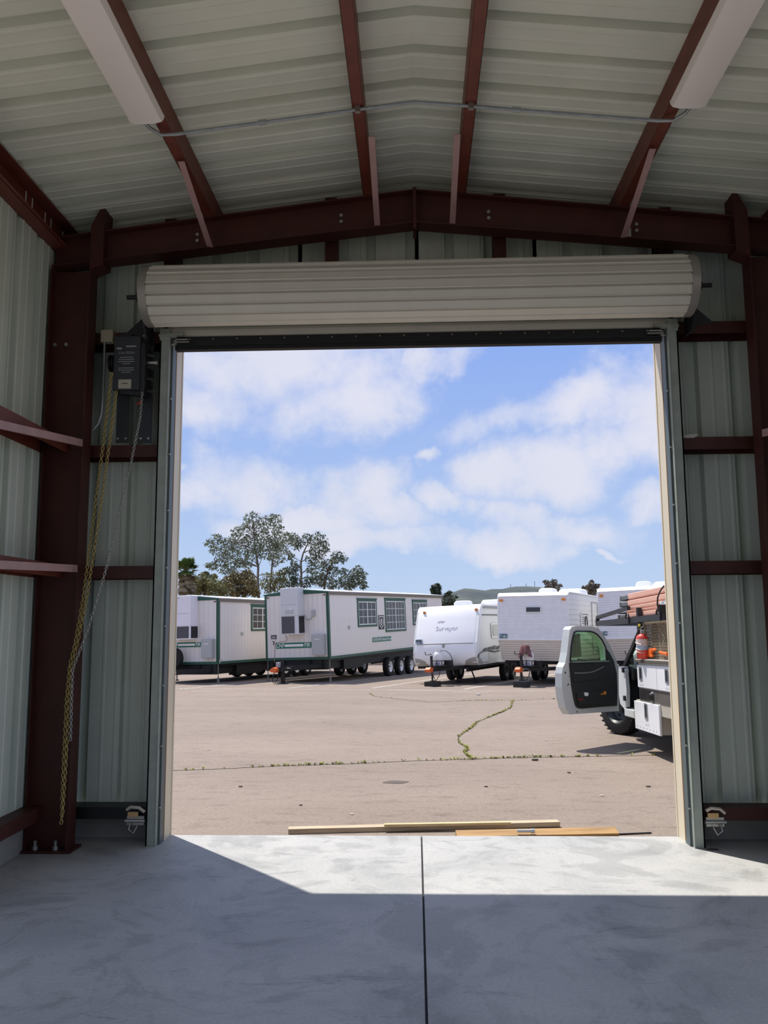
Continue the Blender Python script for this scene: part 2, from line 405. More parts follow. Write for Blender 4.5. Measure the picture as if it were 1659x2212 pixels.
for s in (-1, 1):
    for z in GIRTZ+(3.67,):
        m_ = MB(); girt(m_, (s*1.93, FY-.004, 0), (s*2.70, FY-.004, 0), z, (0, -1, 0)); m_.build('girt', PRIMER, wf)
    m_ = MB(); girt(m_, (s*1.93, FY-.004, 0), (s*2.70, FY-.004, 0), .205, (0, -1, 0), .17, .08); m_.build('base_girt', PRIMER if s > 0 else BLACK, wf)
    MB().box(min(s*1.86, s*2.86), max(s*1.86, s*2.86), FY-.005, FY+.06, 0, .20).build('base_curb', CURB, wf)
    MB().box(min(s*1.85, s*1.912), max(s*1.85, s*1.912), 6.10, FY-.004, .0, 3.70).build('jamb_stud', PRIMER, wf)
for x in (-1.88, -.64, .645, 1.89):      # short studs above the header
    MB().box(x-.045, x+.045, 6.02, FY-.004, 3.80, deck(x)-.02).build('stud', PRIMER, wf)
m_ = MB(); girt(m_, (-1.92, FY-.004, 0), (1.92, FY-.004, 0), 3.76, (0, -1, 0), .15, .1); m_.build('header', PRIMER, wf)
ADDED_BAY0, ADDED_BAY1 = -3.2, 4.37          # unseen bay added in each side wall to let more light in
for s, nm in ((-1, 'wall_left'), (1, 'wall_right')):
    w = struct(nm)
    mk = lambda a, d, z: (s*(WX+d), -a, z)
    full = wall_sheet(0, 3, .26, lambda a: deck(WX)+.02, mk).build('wall_sheet', SHEET, w, fix=False)
    high = wall_sheet(0, 3, 4.20, lambda a: deck(WX)+.02, mk).build('wall_sheet', SHEET, w, fix=False)
    uf = uh = False
    for k in range(11):
        y = FY-.915*k; op = y < ADDED_BAY1+.1 and y > ADDED_BAY0+.3
        if op: o = high if not uh else share(high, 'wall_sheet', w); uh = True
        else: o = full if not uf else share(full, 'wall_sheet', w); uf = True
        o.location = (s*.002*(k % 2), y, 0)
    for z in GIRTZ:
        m_ = MB(); girt(m_, (s*(WX-.004), ADDED_BAY1+.05, 0), (s*(WX-.004), 6.0, 0), z, (-s, 0, 0)); m_.build('girt', PRIMER_LIT, w)
    m_ = MB(); girt(m_, (s*(WX-.004), ADDED_BAY1+.05, 0), (s*(WX-.004), 6.0, 0), .25, (-s, 0, 0), .12, .09); m_.build('base_girt', PRIMER, w)
    MB().box(min(s*(WX-.02), s*2.86), max(s*(WX-.02), s*2.86), ADDED_BAY1, 6.2, 0, .24).build('base_curb', CURB, w)
    MB().box(min(s*(WX-.10), s*2.80), max(s*(WX-.10), s*2.80), ADDED_BAY1-.05, ADDED_BAY1+.05, 0, 4.22).build('jamb', CREAM, w)  # jamb closing the added bay
wb = struct('wall_back')
for k in range(6):
    wall_sheet(-2.745+.915*k, 3, .0, lambda a: deck(a)+.03, lambda a, d, z: (a, BY-d, z)).build('wall_sheet', SHEET, wb, fix=False)

# ------------------------------------------------------------------ portal frame at the door end
pf = thing('portal_frame', 'dark red steel portal frame of columns and rafters at the roll-up door wall', 'steel frame', (0, 5.85, 0))
Y0, Y1, YW = -.07, .07, 0.0
for s in (-1, 1):
    c = MB(); xo, xi = s*2.69, s*2.40; zt = 4.135
    c.box(min(xo, xi), max(xo, xi), YW-.004, YW+.004, .015, zt)
    for x in (xo, xi): c.box(x-.005, x+.005, Y0, Y1, .015, zt+.01)
    c.build('column', PRIMER, pf)
    MB().box(min(s*2.71, s*2.36), max(s*2.71, s*2.36), -.10, .10, 0, .016).build('base_plate', PRIMER, pf)
    for x in (s*2.62, s*2.48):
        MB().cyl((x, -.05, .016), (x, -.05, .075), .012, 8).cyl((x, -.05, .016), (x, -.05, .04), .022, 6).build('anchor_bolt', BOLT, pf)
    r = MB(); zt_ = lambda x: deck(x)-.172; zb_ = lambda x: zt_(x)-(.25-.012*abs(x))
    xa, xb = s*2.69, 0
    r.prism([(xa, zb_(xa)), (xb, zb_(xb)), (xb, zt_(xb)), (xa, zt_(xa))], XYZ, -.004, .004)
    for f in (zt_, zb_): r.prism([(xa, f(xa)-.005), (xb, f(xb)-.005), (xb, f(xb)+.005), (xa, f(xa)+.005)], XYZ, Y0, Y1)
    r.build('rafter', PRIMER, pf)
    MB().prism([(s*2.40, 4.12), (s*2.30, 4.16), (s*2.30, 4.62), (s*2.33, 4.60), (s*2.40, 4.46)], XYZ, -.08, .08).build('end_plate', PRIMER, pf)
    MB().box(min(0, s*.012), max(0, s*.012), -.085, .085, zb_(0)-.06, zt_(0)+.01).build('ridge_plate', PRIMER, pf)
    for x in (s*.545, s*1.62):
        for dz in (.10, .148):
            z = zt_(x)-dz; MB().cyl((x, -.004, z), (x, -.022, z), .013, 8).build('bolt', BOLT, pf)
    for x in (s*2.66, s*2.575):
        MB().cyl((x, -.004, 3.57), (x, -.022, 3.57), .014, 8).build('bolt', BOLT, pf)
MB().box(1.545, 1.575, -.03, -.004, 4.30, 4.37).build('clip', BOLT, pf)
# flange braces: from the purlins down to the rafter, and from the girts to the columns
for x in (-1.49, -.31, .31, 1.49):
    s = -1 if x < 0 else 1; xx = x - s*.035 if abs(x) < 1 else x + s*.02
    MB().bar((xx, -.85, deck(x)-.195), (xx, -.06, deck(x)-.41), .042, .004, (0, .25, 1)).build('flange_brace', BRACE, pf)
for z in (1.905, 2.805):
    for s in (-1, 1):
        MB().bar((s*2.50, -1.15, z-(.10 if z > 2 else .03)), (s*2.405, -.08, z+.01), .02, .05).build('flange_brace', BRACE, pf)
MB().bar((-2.4085, -.09, 2.814), (-2.4165, -.18, 2.806), .022, .046).build('sticker', WHITE, pf)

# ------------------------------------------------------------------ roll-up door
dr = struct('door_1')
CY, CZ, CR = 5.74, 3.885, .207
HW = 1.90
NS = 17
sp = []
ht = pi/NS*CR
prof = [(-ht*.99, -.022), (-ht*.97, .004), (-ht*.86, .010), (-ht*.70, .006), (ht*.30, .002), (ht*.62, .0), (ht*.74, -.014), (ht*.99, -.022), (ht*.9, -.028), (-ht*.9, -.028)]
src = None
for k in range(NS):
    if src is None:
        src = MB().prism(prof, lambda a, b, d: (d, -(CR+b), a), -HW, HW).build('slat', SLAT, dr, smooth=25); o = src
    else: o = share(src, 'slat', dr)
    o.location = (0, CY, CZ); o.rotation_euler = (2*pi*k/NS+.1, 0, 0)
for s in (-1, 1):
    r = MB(); x0, x1 = s*HW, s*(HW+.055)
    r.cyl((x0, CY, CZ), (x1, CY, CZ), CR+.012, 40)
    r.build('drum_ring', mat('ring_steel', (150, 146, 140), .4, .4), dr, smooth=40)
    b = MB()
    b.cyl((s*(HW+.055), CY, CZ), (s*(HW+.20), CY, CZ), .016, 10)
    b.build('axle', BLACK, dr, smooth=40)
    b = MB(); x = s*(HW+.085)
    b.prism([(CY-.06, CZ-.05), (CY-.02, CZ+.04), (CY+.05, CZ+.04), (6.0, 3.72), (6.0, 3.60), (5.84, 3.60)], YZX, x-.006, x+.006)
    b.cyl((x-.04, CY, CZ), (x+.04, CY, CZ), .035, 12)
    b.build('headplate', BLACK, dr)
    b = MB(); b.prism([(s*(HW+.09), 3.90), (s*(HW+.09), 3.68), (s*(HW+.30), 3.70)], XYZ, 6.0, 6.012); b.build('gusset', DARKGREY, dr)
# curtain hanging between coil and head
for k in range(2):
    z0 = 3.665+.075*k
    MB().prism([(6.0, z0), (6.0, z0+.075), (5.985, z0+.072), (5.978, z0+.05), (5.982, z0+.01)], YZX, -1.87, 1.87).build('slat', SLAT, dr)
MB().box(-1.80, 1.80, 5.95, 6.02, 3.585, 3.592).box(-1.80, 1.80, 5.985, 6.02, 3.592, 3.665).build('bottom_bar', BLACK, dr)
MB().box(-1.80, 1.80, 5.955, 6.012, 3.555, 3.584).build('seal', RUBBER, dr)
for i in range(20):
    x = -1.7+i*3.4/19; MB().cyl((x, 5.985, 3.645), (x, 5.979, 3.645), .006, 6).build('rivet', BOLT, dr)
for s in (-1, 1):
    MB().box(min(s*1.795, s*1.70), max(s*1.795, s*1.70), 5.93, 5.985, 3.622, 3.632).box(min(s*1.79, s*1.69), max(s*1.79, s*1.69), 5.93, 5.984, 3.605, 3.612).build('lock_bar', BOLT, dr)
    g = MB(); g.box(min(s*1.915, s*1.845), max(s*1.915, s*1.845), 5.955, 5.968, 0, 3.72).box(min(s*1.915, s*1.905), max(s*1.915, s*1.905), 5.955, 6.06, 0, 3.72)
    g.box(min(s*1.85, s*1.843), max(s*1.85, s*1.843), 5.95, 6.05, 0, 3.70)
    g.build('guide', GUIDE, dr)
    MB().box(min(s*1.845, s*1.828), max(s*1.845, s*1.828), 6.0, 6.10, 0, 3.66).build('guide_throat', mat('throat', (92, 104, 106), .5, .3), dr)
    MB().box(min(s*1.915, s*1.84), max(s*1.915, s*1.84), 5.945, 5.957, 3.63, 3.72).bar((s*1.92, 5.945, 3.665), (s*1.74, 5.945, 3.67), .02, .022).build('guide_stop', GUIDE, dr)
    for i in range(9):
        z = .25+i*.42; MB().cyl((s*1.838, 5.99, z), (s*1.826, 5.99, z), .007, 6).build('bolt', BOLT, dr)
hd = MB(); hd.box(-1.84, 1.84, 6.06, FY, 3.70, 3.80); hd.build('head_channel', PRIMER, dr)
for i, s in enumerate((-1, 1)):
    o = MB().box(min(s*1.90, s*1.83), max(s*1.90, s*1.83), 6.10, SLABY, 0, 3.70).box(min(s*1.96, s*1.826), max(s*1.96, s*1.826), SLABY-.012, SLABY+.012, 0, 3.70).build('trim_%d' % (i+1), CREAM, None); o['kind'] = 'structure'
    e_ = MB().box(min(s*1.832, s*1.826), max(s*1.832, s*1.826), 6.092, 6.10, 0.02, 3.66).build('edge_sealant', mat('sealant', (176, 120, 56), .6), o)
o = MB().box(-1.96, 1.96, 6.10, SLABY+.012, 3.672, 3.76).build('trim_3', CREAM, None); o['kind'] = 'structure'
# slide locks low on the guides
for s in (-1, 1):
    lk = thing('slide_lock', 'small zinc slide lock at the foot of the %s door guide' % ('chain hoist side' if s < 0 else 'truck side'), 'lock', (s*1.99, 5.97, .17), 'slide locks on the door guides')
    MB().box(-.06, .06, -.012, .012, -.03, .03).build('plate', BOLT, lk)
    MB().cyl((-.07*s, -.02, 0), (.07*s, -.02, 0), .012, 10).build('bolt', BOLT, lk, smooth=40)
    MB().tube([(.03*s, -.03, -.01), (.035*s, -.05, -.05), (.0, -.05, -.075), (-.02*s, -.03, -.03)], .006, 6).build('handle', BOLT, lk, smooth=60)
    MB().tube([(-.06, -.02, .075), (-.03, -.03, .095), (.03, -.03, .09), (.065, -.02, .06)], .011, 6).build('strap', mat('strap_pale', (196, 186, 172), .6), lk, smooth=60)
    MB().box(-.05, .02, -.028, -.012, .028, .06).build('tag', mat('kraft_tag', (196, 160, 108), .7), lk)

# ------------------------------------------------------------------ chain hoist on the left jamb
hp = lambda x, y, Y=5.80: at_y(x, y, Y)
ch = thing('chain_hoist', 'dark grey chain hoist operator box with warning print beside the roll-up door coil', 'chain hoist', (-2.12, 5.9, 3.4))
def inw(o): o.location = V((0,0,0)) ; return o
base = V((-2.12, 5.9, 3.4))
def LB(m_): m_.v = [tuple(V(p)-base) for p in m_.v]; return m_
a = hp(247, 726, 5.80); b = hp(299, 842, 5.80)
LB(MB().box(a.x, b.x, 5.80, 5.95, b.z, a.z)).build('housing', DARKGREY, ch, bevel=.006)
LB(MB().box(b.x-.002, b.x+.03, 5.82, 5.97, b.z-.02, a.z-.05)).build('side_cover', BLACK, ch, bevel=.004)
for i in range(4):
    z = a.z-.12-.09*i; LB(MB().cyl((b.x+.03, 5.88, z), (b.x+.075, 5.88, z-.01), .012+.006*(i % 2), 8)).build('gear_shaft', BLACK if i % 2 else DARKGREY, ch, smooth=40)
LB(MB().cyl((b.x+.03, 5.9, 3.44), (b.x+.10, 5.9, 3.44), .016, 10)).build('shaft_end', BOLT, ch, smooth=40)
LB(MB().lathe([(.0, -.02), (.06, -.02), (.068, -.012), (.052, 0), (.068, .012), (.06, .02), (0, .02)], (a.x-.03, 5.87, b.z+.22), (1, 0, 0), 20)).build('chain_wheel', BLACK, ch, smooth=40)
LB(MB().bar(hp(262, 848, 5.84), hp(303, 852, 5.84), .05, .03)).build('brake_arm', BLACK, ch)
for (x0, x1, y0, y1) in ((258, 277, 722, 956), (307, 326, 718, 956)):
    p = hp(x0, y0, 5.985); q = hp(x1, y1, 5.985)
    LB(MB().box(p.x, q.x, 5.985, 5.997, q.z, p.z)).build('hanger_plate', DARKGREY, ch)
    for zz in (p.z-.03, q.z+.03):
        for xx in (p.x+.018, q.x-.018): LB(MB().cyl((xx, 5.985, zz), (xx, 5.975, zz), .008, 8)).build('bolt', BOLT, ch)
PRINT = mat('pale_print', (150, 152, 156), .6)
cx = (a.x+b.x)/2; rot = Matrix.Rotation(pi/2, 4, 'X')
def hoist_text(s_, z, sz, xo=0): text(s_, sz, PRINT, ch, Matrix.Translation(V((cx+xo, 5.798, z))-base) @ rot)
hoist_text('CAUTION', a.z-.13, .026)
for i, wd in enumerate((.10, .115, .12, .06, 0, .11, .12, .07)):
    if wd: LB(MB().box(cx-wd/2, cx+wd/2, 5.7985, 5.80, a.z-.165-.016*i, a.z-.160-.016*i)).build('print_line', PRINT, ch)
LB(MB().box(cx-.005, cx+.07, 5.7985, 5.80, a.z-.085, a.z-.075)).build('print_line', PRINT, ch)
LB(MB().prism(circ(cx-.055, a.z-.095, .022, 14, .008), XYZ, 5.7985, 5.80)).build('maker_badge', PRINT, ch)
lp, lq = hp(256, 820, 5.799), hp(283, 839, 5.799)
LB(MB().box(lp.x, lq.x, 5.797, 5.80, lq.z, lp.z)).build('rating_label', mat('ivory_label', (178, 176, 158), .6), ch)
LB(MB().box(lp.x+.025, lq.x-.025, 5.7965, 5.7975, (lp.z+lq.z)/2, (lp.z+lq.z)/2+.006)).build('print_line', DARKGREY, ch)
def chain(name, pts, mt, parent, wire=.0035, ln=.034, wd=.020, off=V((0,0,0))):
    m_ = MB(); pts = [V(p) for p in pts]; L = 0; seg = []
    for p, q in zip(pts, pts[1:]): seg.append((L, (q-p).length, p, q)); L += (q-p).length
    step = ln*.74; n = int(L/step)
    for i in range(n):
        s_ = (i+.5)*step
        for (l0, l, p, q) in seg:
            if l0 <= s_ <= l0+l: c = p+(q-p)*((s_-l0)/l); d = (q-p).normalized(); break
        t = V((0, 1, 0)) if i % 2 else V((1, 0, 0))
        e1 = (t-d*t.dot(d)).normalized()
        ring = []
        for k in range(8):
            an = 2*pi*k/8; ring.append(c+d*(cos(an)*ln/2)+e1*(sin(an)*wd/2)-off)
        m_.tube(ring, wire, 4, closed=True)
    return m_.build(name, mt, parent, smooth=60, kind='stuff', fix=False)
YC = 5.70
def cpath(l, Y0=5.80, Y1=YC): 
    n = len(l)-1; return [at_y(x, y, Y0+(Y1-Y0)*min(1, i/max(1, n*.6))) for i, (x, y) in enumerate(l)]
chain('hand_chain', cpath([(241, 805), (224, 950), (204, 1105), (180, 1290), (161, 1395), (150, 1440), (143, 1520), (137, 1650), (132, 1782)]), BRASS, ch, off=base)
chain('hand_chain', cpath([(251, 845), (236, 960), (215, 1110), (186, 1300), (166, 1395), (154, 1440), (148, 1520), (142, 1650), (134, 1770)]), BRASS, ch, off=base)
chain('release_chain', cpath([(307, 848), (303, 900), (283, 1000), (255, 1120), (229, 1230), (190, 1360), (157, 1445)]), ZINC, ch, .003, .028, .016, off=base)
chain('release_chain', [at_y(x, y, YC) for x, y in ((157, 1445), (155, 1500), (152, 1604))], ZINC, ch, .003, .028, .016, off=base)
q = at_y(305, 866, 5.79); LB(MB().tube([q, q+V((-.012, -.005, -.02)), q+V((-.028, -.005, -.024))], .006, 6)).build('red_tie', REDP, ch)
q = at_y(157, 1444, YC+.02); LB(MB().cyl(q, q+V((-.03, .05, 0)), .008, 8)).build('tie_hook', BOLT, ch)

jb = thing('junction_box', 'small cream electrical junction box beside the chain hoist with a conduit dropping down', 'electrical box', (-2.34, 6.0, 3.65))
p = at_y(218, 712, 5.95); q = at_y(243, 738, 5.95)
base2 = V((-2.34, 6.0, 3.65))
def LJ(m_): m_.v = [tuple(V(p_)-base2) for p_ in m_.v]; return m_
LJ(MB().box(p.x, q.x, 5.95, 6.01, q.z, p.z)).build('box', mat('box_cream', (176, 168, 146), .5), jb, bevel=.004)
LJ(MB().tube([at_y(x, y, 5.97) for x, y in ((226, 738), (225, 800), (222, 860), (219, 895), (212, 916), (201, 928), (188, 934))], .0105, 8)).build('conduit', GALV, jb, smooth=60)

# ------------------------------------------------------------------ ceiling lights and their conduit
for s in (-1, 1):
    nm = 'beside the chain hoist' if s < 0 else 'above the service truck'
    X = s*1.585; zb = 4.455
    lt = thing('ceiling_light', 'long white wraparound ceiling light on the %s side of the roof' % ('chain hoist' if s < 0 else 'fire extinguisher truck'), 'ceiling light', (X, 3.9, zb), 'wraparound lights under the purlins')
    y0, y1 = -.62, .62
    MB().box(-.065, .065, y0+.004, y1-.004, .045, .075).build('housing', WHITE, lt)
    pf_ = [(-.107, .05), (-.104, .030), (-.092, .012), (-.06, .003), (0, 0), (.06, .003), (.092, .012), (.104, .030), (.107, .05)]
    MB().prism(pf_, lambda a, b, d: (a, d, b), y0, y1).build('lens', LENS, lt, smooth=30)
    for y in (y0-.004, y1): MB().prism([(a*1.03, b*1.02-.0015) for a, b in pf_], lambda a, b, d: (a, d, b), y, y+.004).build('end_cap', WHITE, lt)
cn = thing('conduit_run', 'thin galvanised conduit running under the purlins between the two ceiling lights', 'conduit', (0, 4.72, 4.6))
cb = V((0, 4.72, 4.6))
zc = lambda x: deck(x)-.165-.018
path = [(-1.60, 4.53, 4.475), (-1.585, 4.60, 4.475), (-1.54, 4.67, 4.475), (-1.46, 4.71, zc(1.46)-.008), (-1.35, 4.72, zc(1.35)), (-.8, 4.72, zc(.8)), (-.05, 4.72, zc(.05)), (0, 4.72, zc(.02)), (.05, 4.72, zc(.05))]
path += [(-x, y, z) for x, y, z in reversed(path[:6])]
MB().tube([V(p)-cb for p in path], .011, 8).build('tube', GALV, cn, smooth=60)
for x in (-.93, .62): MB().cyl(V((x-.025, 4.72, zc(x-.025)))-cb, V((x+.025, 4.72, zc(x+.025)))-cb, .016, 10).build('coupling', GALV, cn, smooth=40)
for x in (-.345, .345): MB().box(x-.016, x+.016, -.012, .012, zc(x)-cb.z-.02, zc(x)-cb.z+.018).build('strap', BOLT, cn)
# paper tag lying on the right-hand girt, small scrap on the floor
p = at_y(1490, 944, 5.99)
o = MB().prism([(p.x-.055, p.z-.004), (p.x+.035, p.z-.004), (p.x+.07, p.z+.022), (p.x-.015, p.z+.022)], XYZ, 6.0, 6.004).build('paper_tag', mat('paper', (190, 188, 180), .8), None)
tag(o, 'small white paper tag on the steel girt by the truck side door guide', 'tag')
p = at_z(1541, 1836, 0)
o = MB().prism([(p.x+.035*cos(k*1.05)*(1+.4*(k % 2)), p.y+.018*sin(k*1.05)) for k in range(6)], XYd, .0005, .006).build('rag_scrap', mat('scrap', (60, 60, 58), .8), None)
tag(o, 'small grey scrap lying on the concrete floor by the sunlit edge', 'scrap')
# ------------------------------------------------------------------ outside ground
gd = struct('ground')
g = MB()
ys = [-60, -20, 0, 6.3, 10, 20, 30, 45, 70, 110, 160]
xs = [-120, -60, -30, -15, -6, 0, 6, 15, 30, 60, 120]
g.grid(lambda x, y: (x, y, gz(y)), xs, ys); g.build('pavement', ASPH, gd, fix=True)
PAINT = mat('worn_line_paint', (205, 203, 196), .8, 0, 0, 14, rgb2=(160, 150, 140))
def ribbon(pts, w, lift=.004):
    m_ = MB(); P = []
    for i, p in enumerate(pts):
        d = (pts[min(i+1, len(pts)-1)]-pts[max(i-1, 0)]); n = V((-d.y, d.x, 0)).normalized()*(w/2)
        for s in (-1, 1):
            q = p+n*s; P.append((q.x, q.y, gz(q.y)+lift))
    m_.add(P, [(2*i, 2*i+1, 2*i+3, 2*i+2) for i in range(len(pts)-1)]); return m_
def ext(a, b, L): d = (b-a).normalized(); return [a, a+d*L]
fa, fb = gnd(380, 1488), gnd(1215, 1494); dd = (fb-fa).normalized()
ribbon([fa-dd*4, fb+dd*6], .10).build('parking_line', PAINT, gd)
for p0, p1 in (((803.5, 1487), (960, 1464)), ((622.7, 1487), (917, 1453)), ((1003, 1489), (1183.6, 1459)), ((388, 1489), (579, 1470))):
    ribbon(ext(gnd(*p0), gnd(*p1), 11), .10).build('parking_line', PAINT, gd)
for x, y, w in ((450, 1494, .5), (1015, 1496, .5), (905, 1491, .9)):
    c = gnd(x, y); ribbon([c-dd*w, c+dd*w], .12, .003).build('worn_mark', mat('worn_mark', (176, 164, 154), .9), gd)
CRK = mat('crack_dirt', (70, 62, 50), .95)
CR = [[(372, 1665), (460, 1662), (600, 1655), (700, 1652), (760, 1650), (900, 1643.5), (1020, 1640), (1150, 1636), (1300, 1634), (1446, 1631)],
      [(1020, 1640), (1003, 1626), (1012, 1617), (992, 1605), (990, 1592), (1000, 1584), (1022, 1570), (1030, 1560), (1060, 1548), (1085, 1538), (1104, 1529), (1106, 1517), (1108, 1513)],
      [(797, 1498), (812, 1505), (840, 1508), (880, 1512), (930, 1517), (1000, 1514), (1070, 1513), (1110, 1513), (1160, 1511), (1230, 1510)]]
DENS = [.8, .8, .35]
WEED = mat('weed_leaf', (160, 158, 70), .7, 0, 0, 5, rgb2=(112, 118, 46))
for li, l in enumerate(CR):
    pts = []
    for (x0, y0), (x1, y1) in zip(l, l[1:]):
        for k in range(6):
            t = k/6; pts.append(gnd(x0+(x1-x0)*t+random.uniform(-1.2, 1.2), y0+(y1-y0)*t+random.uniform(-.4, .4)))
    ribbon(pts, .022 if li < 2 else .03, .003).build('crack', CRK, gd)
    wd = MB()
    for a, b in zip(pts, pts[1:]):
        n = int((b-a).length*60*DENS[li])+1
        dens = .5+.5*sin(a.x*2.3+a.y*1.7+li)
        for k in range(n):
            if random.random() > dens*.9+.08: continue
            t = random.random(); c = a+(b-a)*t; sc = random.uniform(.015, .04)
            for q in range(3):
                an = random.uniform(0, 6.28); tip = c+V((cos(an)*sc, sin(an)*sc, 0)); sd = V((-sin(an), cos(an), 0))*sc*.28
                z = gz(c.y); m1 = (c+tip)/2
                wd.add([(c.x, c.y, z), (m1.x+sd.x, m1.y+sd.y, z+sc*.6), (tip.x, tip.y, z+sc*random.uniform(.5, 1.1)), (m1.x-sd.x, m1.y-sd.y, z+sc*.6)], [(0, 1, 2, 3)])
    o = wd.build('crack_weeds', WEED, None, fix=False, kind='stuff')
    tag(o, ['low green weeds along the long pavement crack before the doorway', 'low green weeds in the winding crack towards the trailers', 'sparse weeds along the far pavement crack before the parking line'][li], 'weeds', 'weeds in the pavement cracks')
c = gnd(855, 1690)
MB().prism([(c.x+.13*cos(k*.52)*(1+.2*sin(k*2.1)), c.y+.09*sin(k*.52)) for k in range(12)], lambda a, b, d: (a, b, gz(b)+d), .001, .003).build('oil_stain', mat('oil_stain', (86, 78, 72), .9), gd)
PEB = [mat('pebble_pale', (200, 192, 180), .9), mat('pebble_dark', (90, 82, 74), .9)]
for k, (x, y, r) in enumerate(((1033, 1502, .06), (1155, 1643, .035), (700, 1560, .02), (520, 1700, .018), (1300, 1720, .018), (650, 1740, .015), (1180, 1600, .02), (1400, 1700, .02), (760, 1760, .014), (1050, 1700, .016), (450, 1620, .018), (1230, 1670, .02))):
    c = gnd(x, y); MB().prism([(c.x+r*cos(q*.9)*(1+.3*sin(q*3+k)), c.y+r*sin(q*.9)) for q in range(7)], lambda a, b, d: (a, b, gz(b)+d), 0, r*.6).build('pebble', PEB[k % 2], gd)
# kerb and raised planting strip beyond the trailers
MB().box(-60, 40, 47, 47.3, gz(47)-.1, gz(47)+.45).build('kerb', mat('kerb_tan', (176, 160, 140), .9, 0, .15, 2), gd)
MB().box(-110, 110, 47.3, 150, gz(60)-2, gz(47)+.42).build('planting_strip', mat('dry_soil', (150, 132, 104), .95, 0, .3, .4), gd)

# boards lying against the slab edge
WOOD = [mat('fresh_pine', (224, 198, 150), .7, 0, .25, 3, stretch=(1, 14, 14)), mat('grey_weathered_board', (198, 178, 150), .8, 0, .3, 3, stretch=(1, 14, 14)), mat('orange_brown_board', (178, 140, 88), .7, 0, .35, 3, stretch=(1, 14, 14))]  # last board is a darker orange-brown
def board(a, b, w, h, mt, label, tilt=0):
    a = V(a); b = V(b); c = (a+b)/2; d = b-a; o = MB().box(-d.length/2, d.length/2, -w/2, w/2, -h/2, h/2).build('wooden_board', mt, None, bevel=.003)
    o.location = c; o.rotation_euler = (tilt, 0, atan2(d.y, d.x)); tag(o, label, 'board', 'boards on the ground at the slab edge'); return o
a, b = gnd(622, 1801), gnd(1207, 1785); z = gz(6.6)
board((a.x, a.y+.02, z+.02), (b.x, b.y, z+.02), .085, .038, WOOD[1], 'long greyish wooden board lying furthest from the slab edge')
a, b = gnd(830, 1797), gnd(1102, 1791)
board((a.x, 6.60, z+.05), (b.x, 6.685, z+.05), .04, .02, WOOD[0], 'short pale yellow wooden strip resting on the long greyish board')
a, b = gnd(985, 1808), gnd(1328, 1800)
board((a.x, 6.40, z+.02), (b.x, 6.51, z+.026), .10, .04, WOOD[2], 'orange-brown wooden board close along the slab edge', .25)
a = gnd(1325, 1800)
o = MB().cyl((0, 0, 0), (.28, .05, 0), .006, 8).build('metal_rod', BLACK, None); o.location = (1.44, 6.52, gz(6.5)+.006)
tag(o, 'thin dark rod on the ground past the orange-brown board', 'rod')
o = MB().cyl((0, 0, 0), (.10, 0, 0), .011, 10).cyl((.10, 0, 0), (.13, 0, 0), .016, 10).build('foil_tube', mat('foil', (200, 204, 206), .3, .5), None, smooth=40)
o.location = (.70, 6.40, gz(6.4)+.055); o.rotation_euler = (0, 0, .05)
tag(o, 'small silvery tube lying on the orange-brown board', 'tube')

# ------------------------------------------------------------------ frames for parked vehicles
class Frame:
    def __init__(s, x, y, z, h, roll=0.0, pitch=0.0):
        a = V((sin(h), cos(h), sin(pitch))).normalized(); r = V((cos(h), -sin(h), sin(roll)))
        r = (r-a*r.dot(a)).normalized(); u = r.cross(a)
        s.o = V((x, y, z)); s.r = r; s.a = a; s.u = u
        s.m = Matrix((r, a, u)).transposed().to_4x4(); s.m.translation = s.o
    def px(s, x, y, axis, val):
        """local point where the pixel's ray meets the local plane axis = val"""
        d = ray(x, y); ax = (s.r, s.a, s.u)[axis]; t = (val-(CAM-s.o).dot(ax))/d.dot(ax); p = CAM+d*t-s.o
        return V((p.dot(s.r), p.dot(s.a), p.dot(s.u)))
    def gl(s, u, v):
        """local height of the ground under local (u, v)"""
        w = 0
        for k in range(4):
            p = s.o+s.r*u+s.a*v+s.u*w; w -= (p.z-gz(p.y))/s.u.z
        return w
TIRE = RUBBER
RIMW = mat('white_wheel', (232, 232, 234), .4)
def wheel(parent, u, v, fr, R, wd, side, rim=RIMW, spokes=True, name='wheel'):
    """tyre standing on the ground; side = +1 faces local +X"""
    w = fr.gl(u, v)+R
    t = MB().lathe([(R*.60, -wd/2), (R*.86, -wd/2), (R*.97, -wd*.42), (R, -wd*.3), (R, wd*.3), (R*.97, wd*.42), (R*.86, wd/2), (R*.60, wd/2), (R*.56, wd*.3)], (u, v, w), (1, 0, 0), 28)
    o = t.build(name, TIRE, parent, smooth=40)
    rm = MB().lathe([(0, wd*.10), (R*.17, wd*.12), (R*.2, wd*.02), (R*.45, wd*.12), (R*.5, wd*.3), (R*.585, wd*.42), (R*.6, wd*.48), (R*.62, wd*.46), (R*.6, -wd*.4), (0, -wd*.4)], (u, v, w), (side, 0, 0), 24)
    rm.build('rim', rim, o, smooth=40)
    if spokes:
        h = MB(); n = 6
        for k in range(n):
            an = 2*pi*k/n; h.cyl((u+side*wd*.11, v+cos(an)*R*.33, w+sin(an)*R*.33), (u+side*wd*.125, v+cos(an)*R*.33, w+sin(an)*R*.33), R*.065, 8)
        h.cyl((u+side*wd*.1, v, w), (u+side*wd*.16, v, w), R*.13, 10)
        h.build('hub', BLACK, o)
    return o
GREEN = mat('forest_green_trim', (38, 86, 70), .5, 0, .1, 5)
SIDING = mat('grey_white_siding', (232, 226, 222), .6, 0, .06, 2.5)
ROOFW = mat('white_roof_coat', (240, 240, 240), .5)
EAVE = mat('grey_eave_trim', (118, 108, 98), .6)
ACG = mat('ac_grey', (208, 210, 214), .45, 0, .04, 3)
ACL = mat('ac_lilac_white', (230, 228, 238), .45, 0, .03, 3)
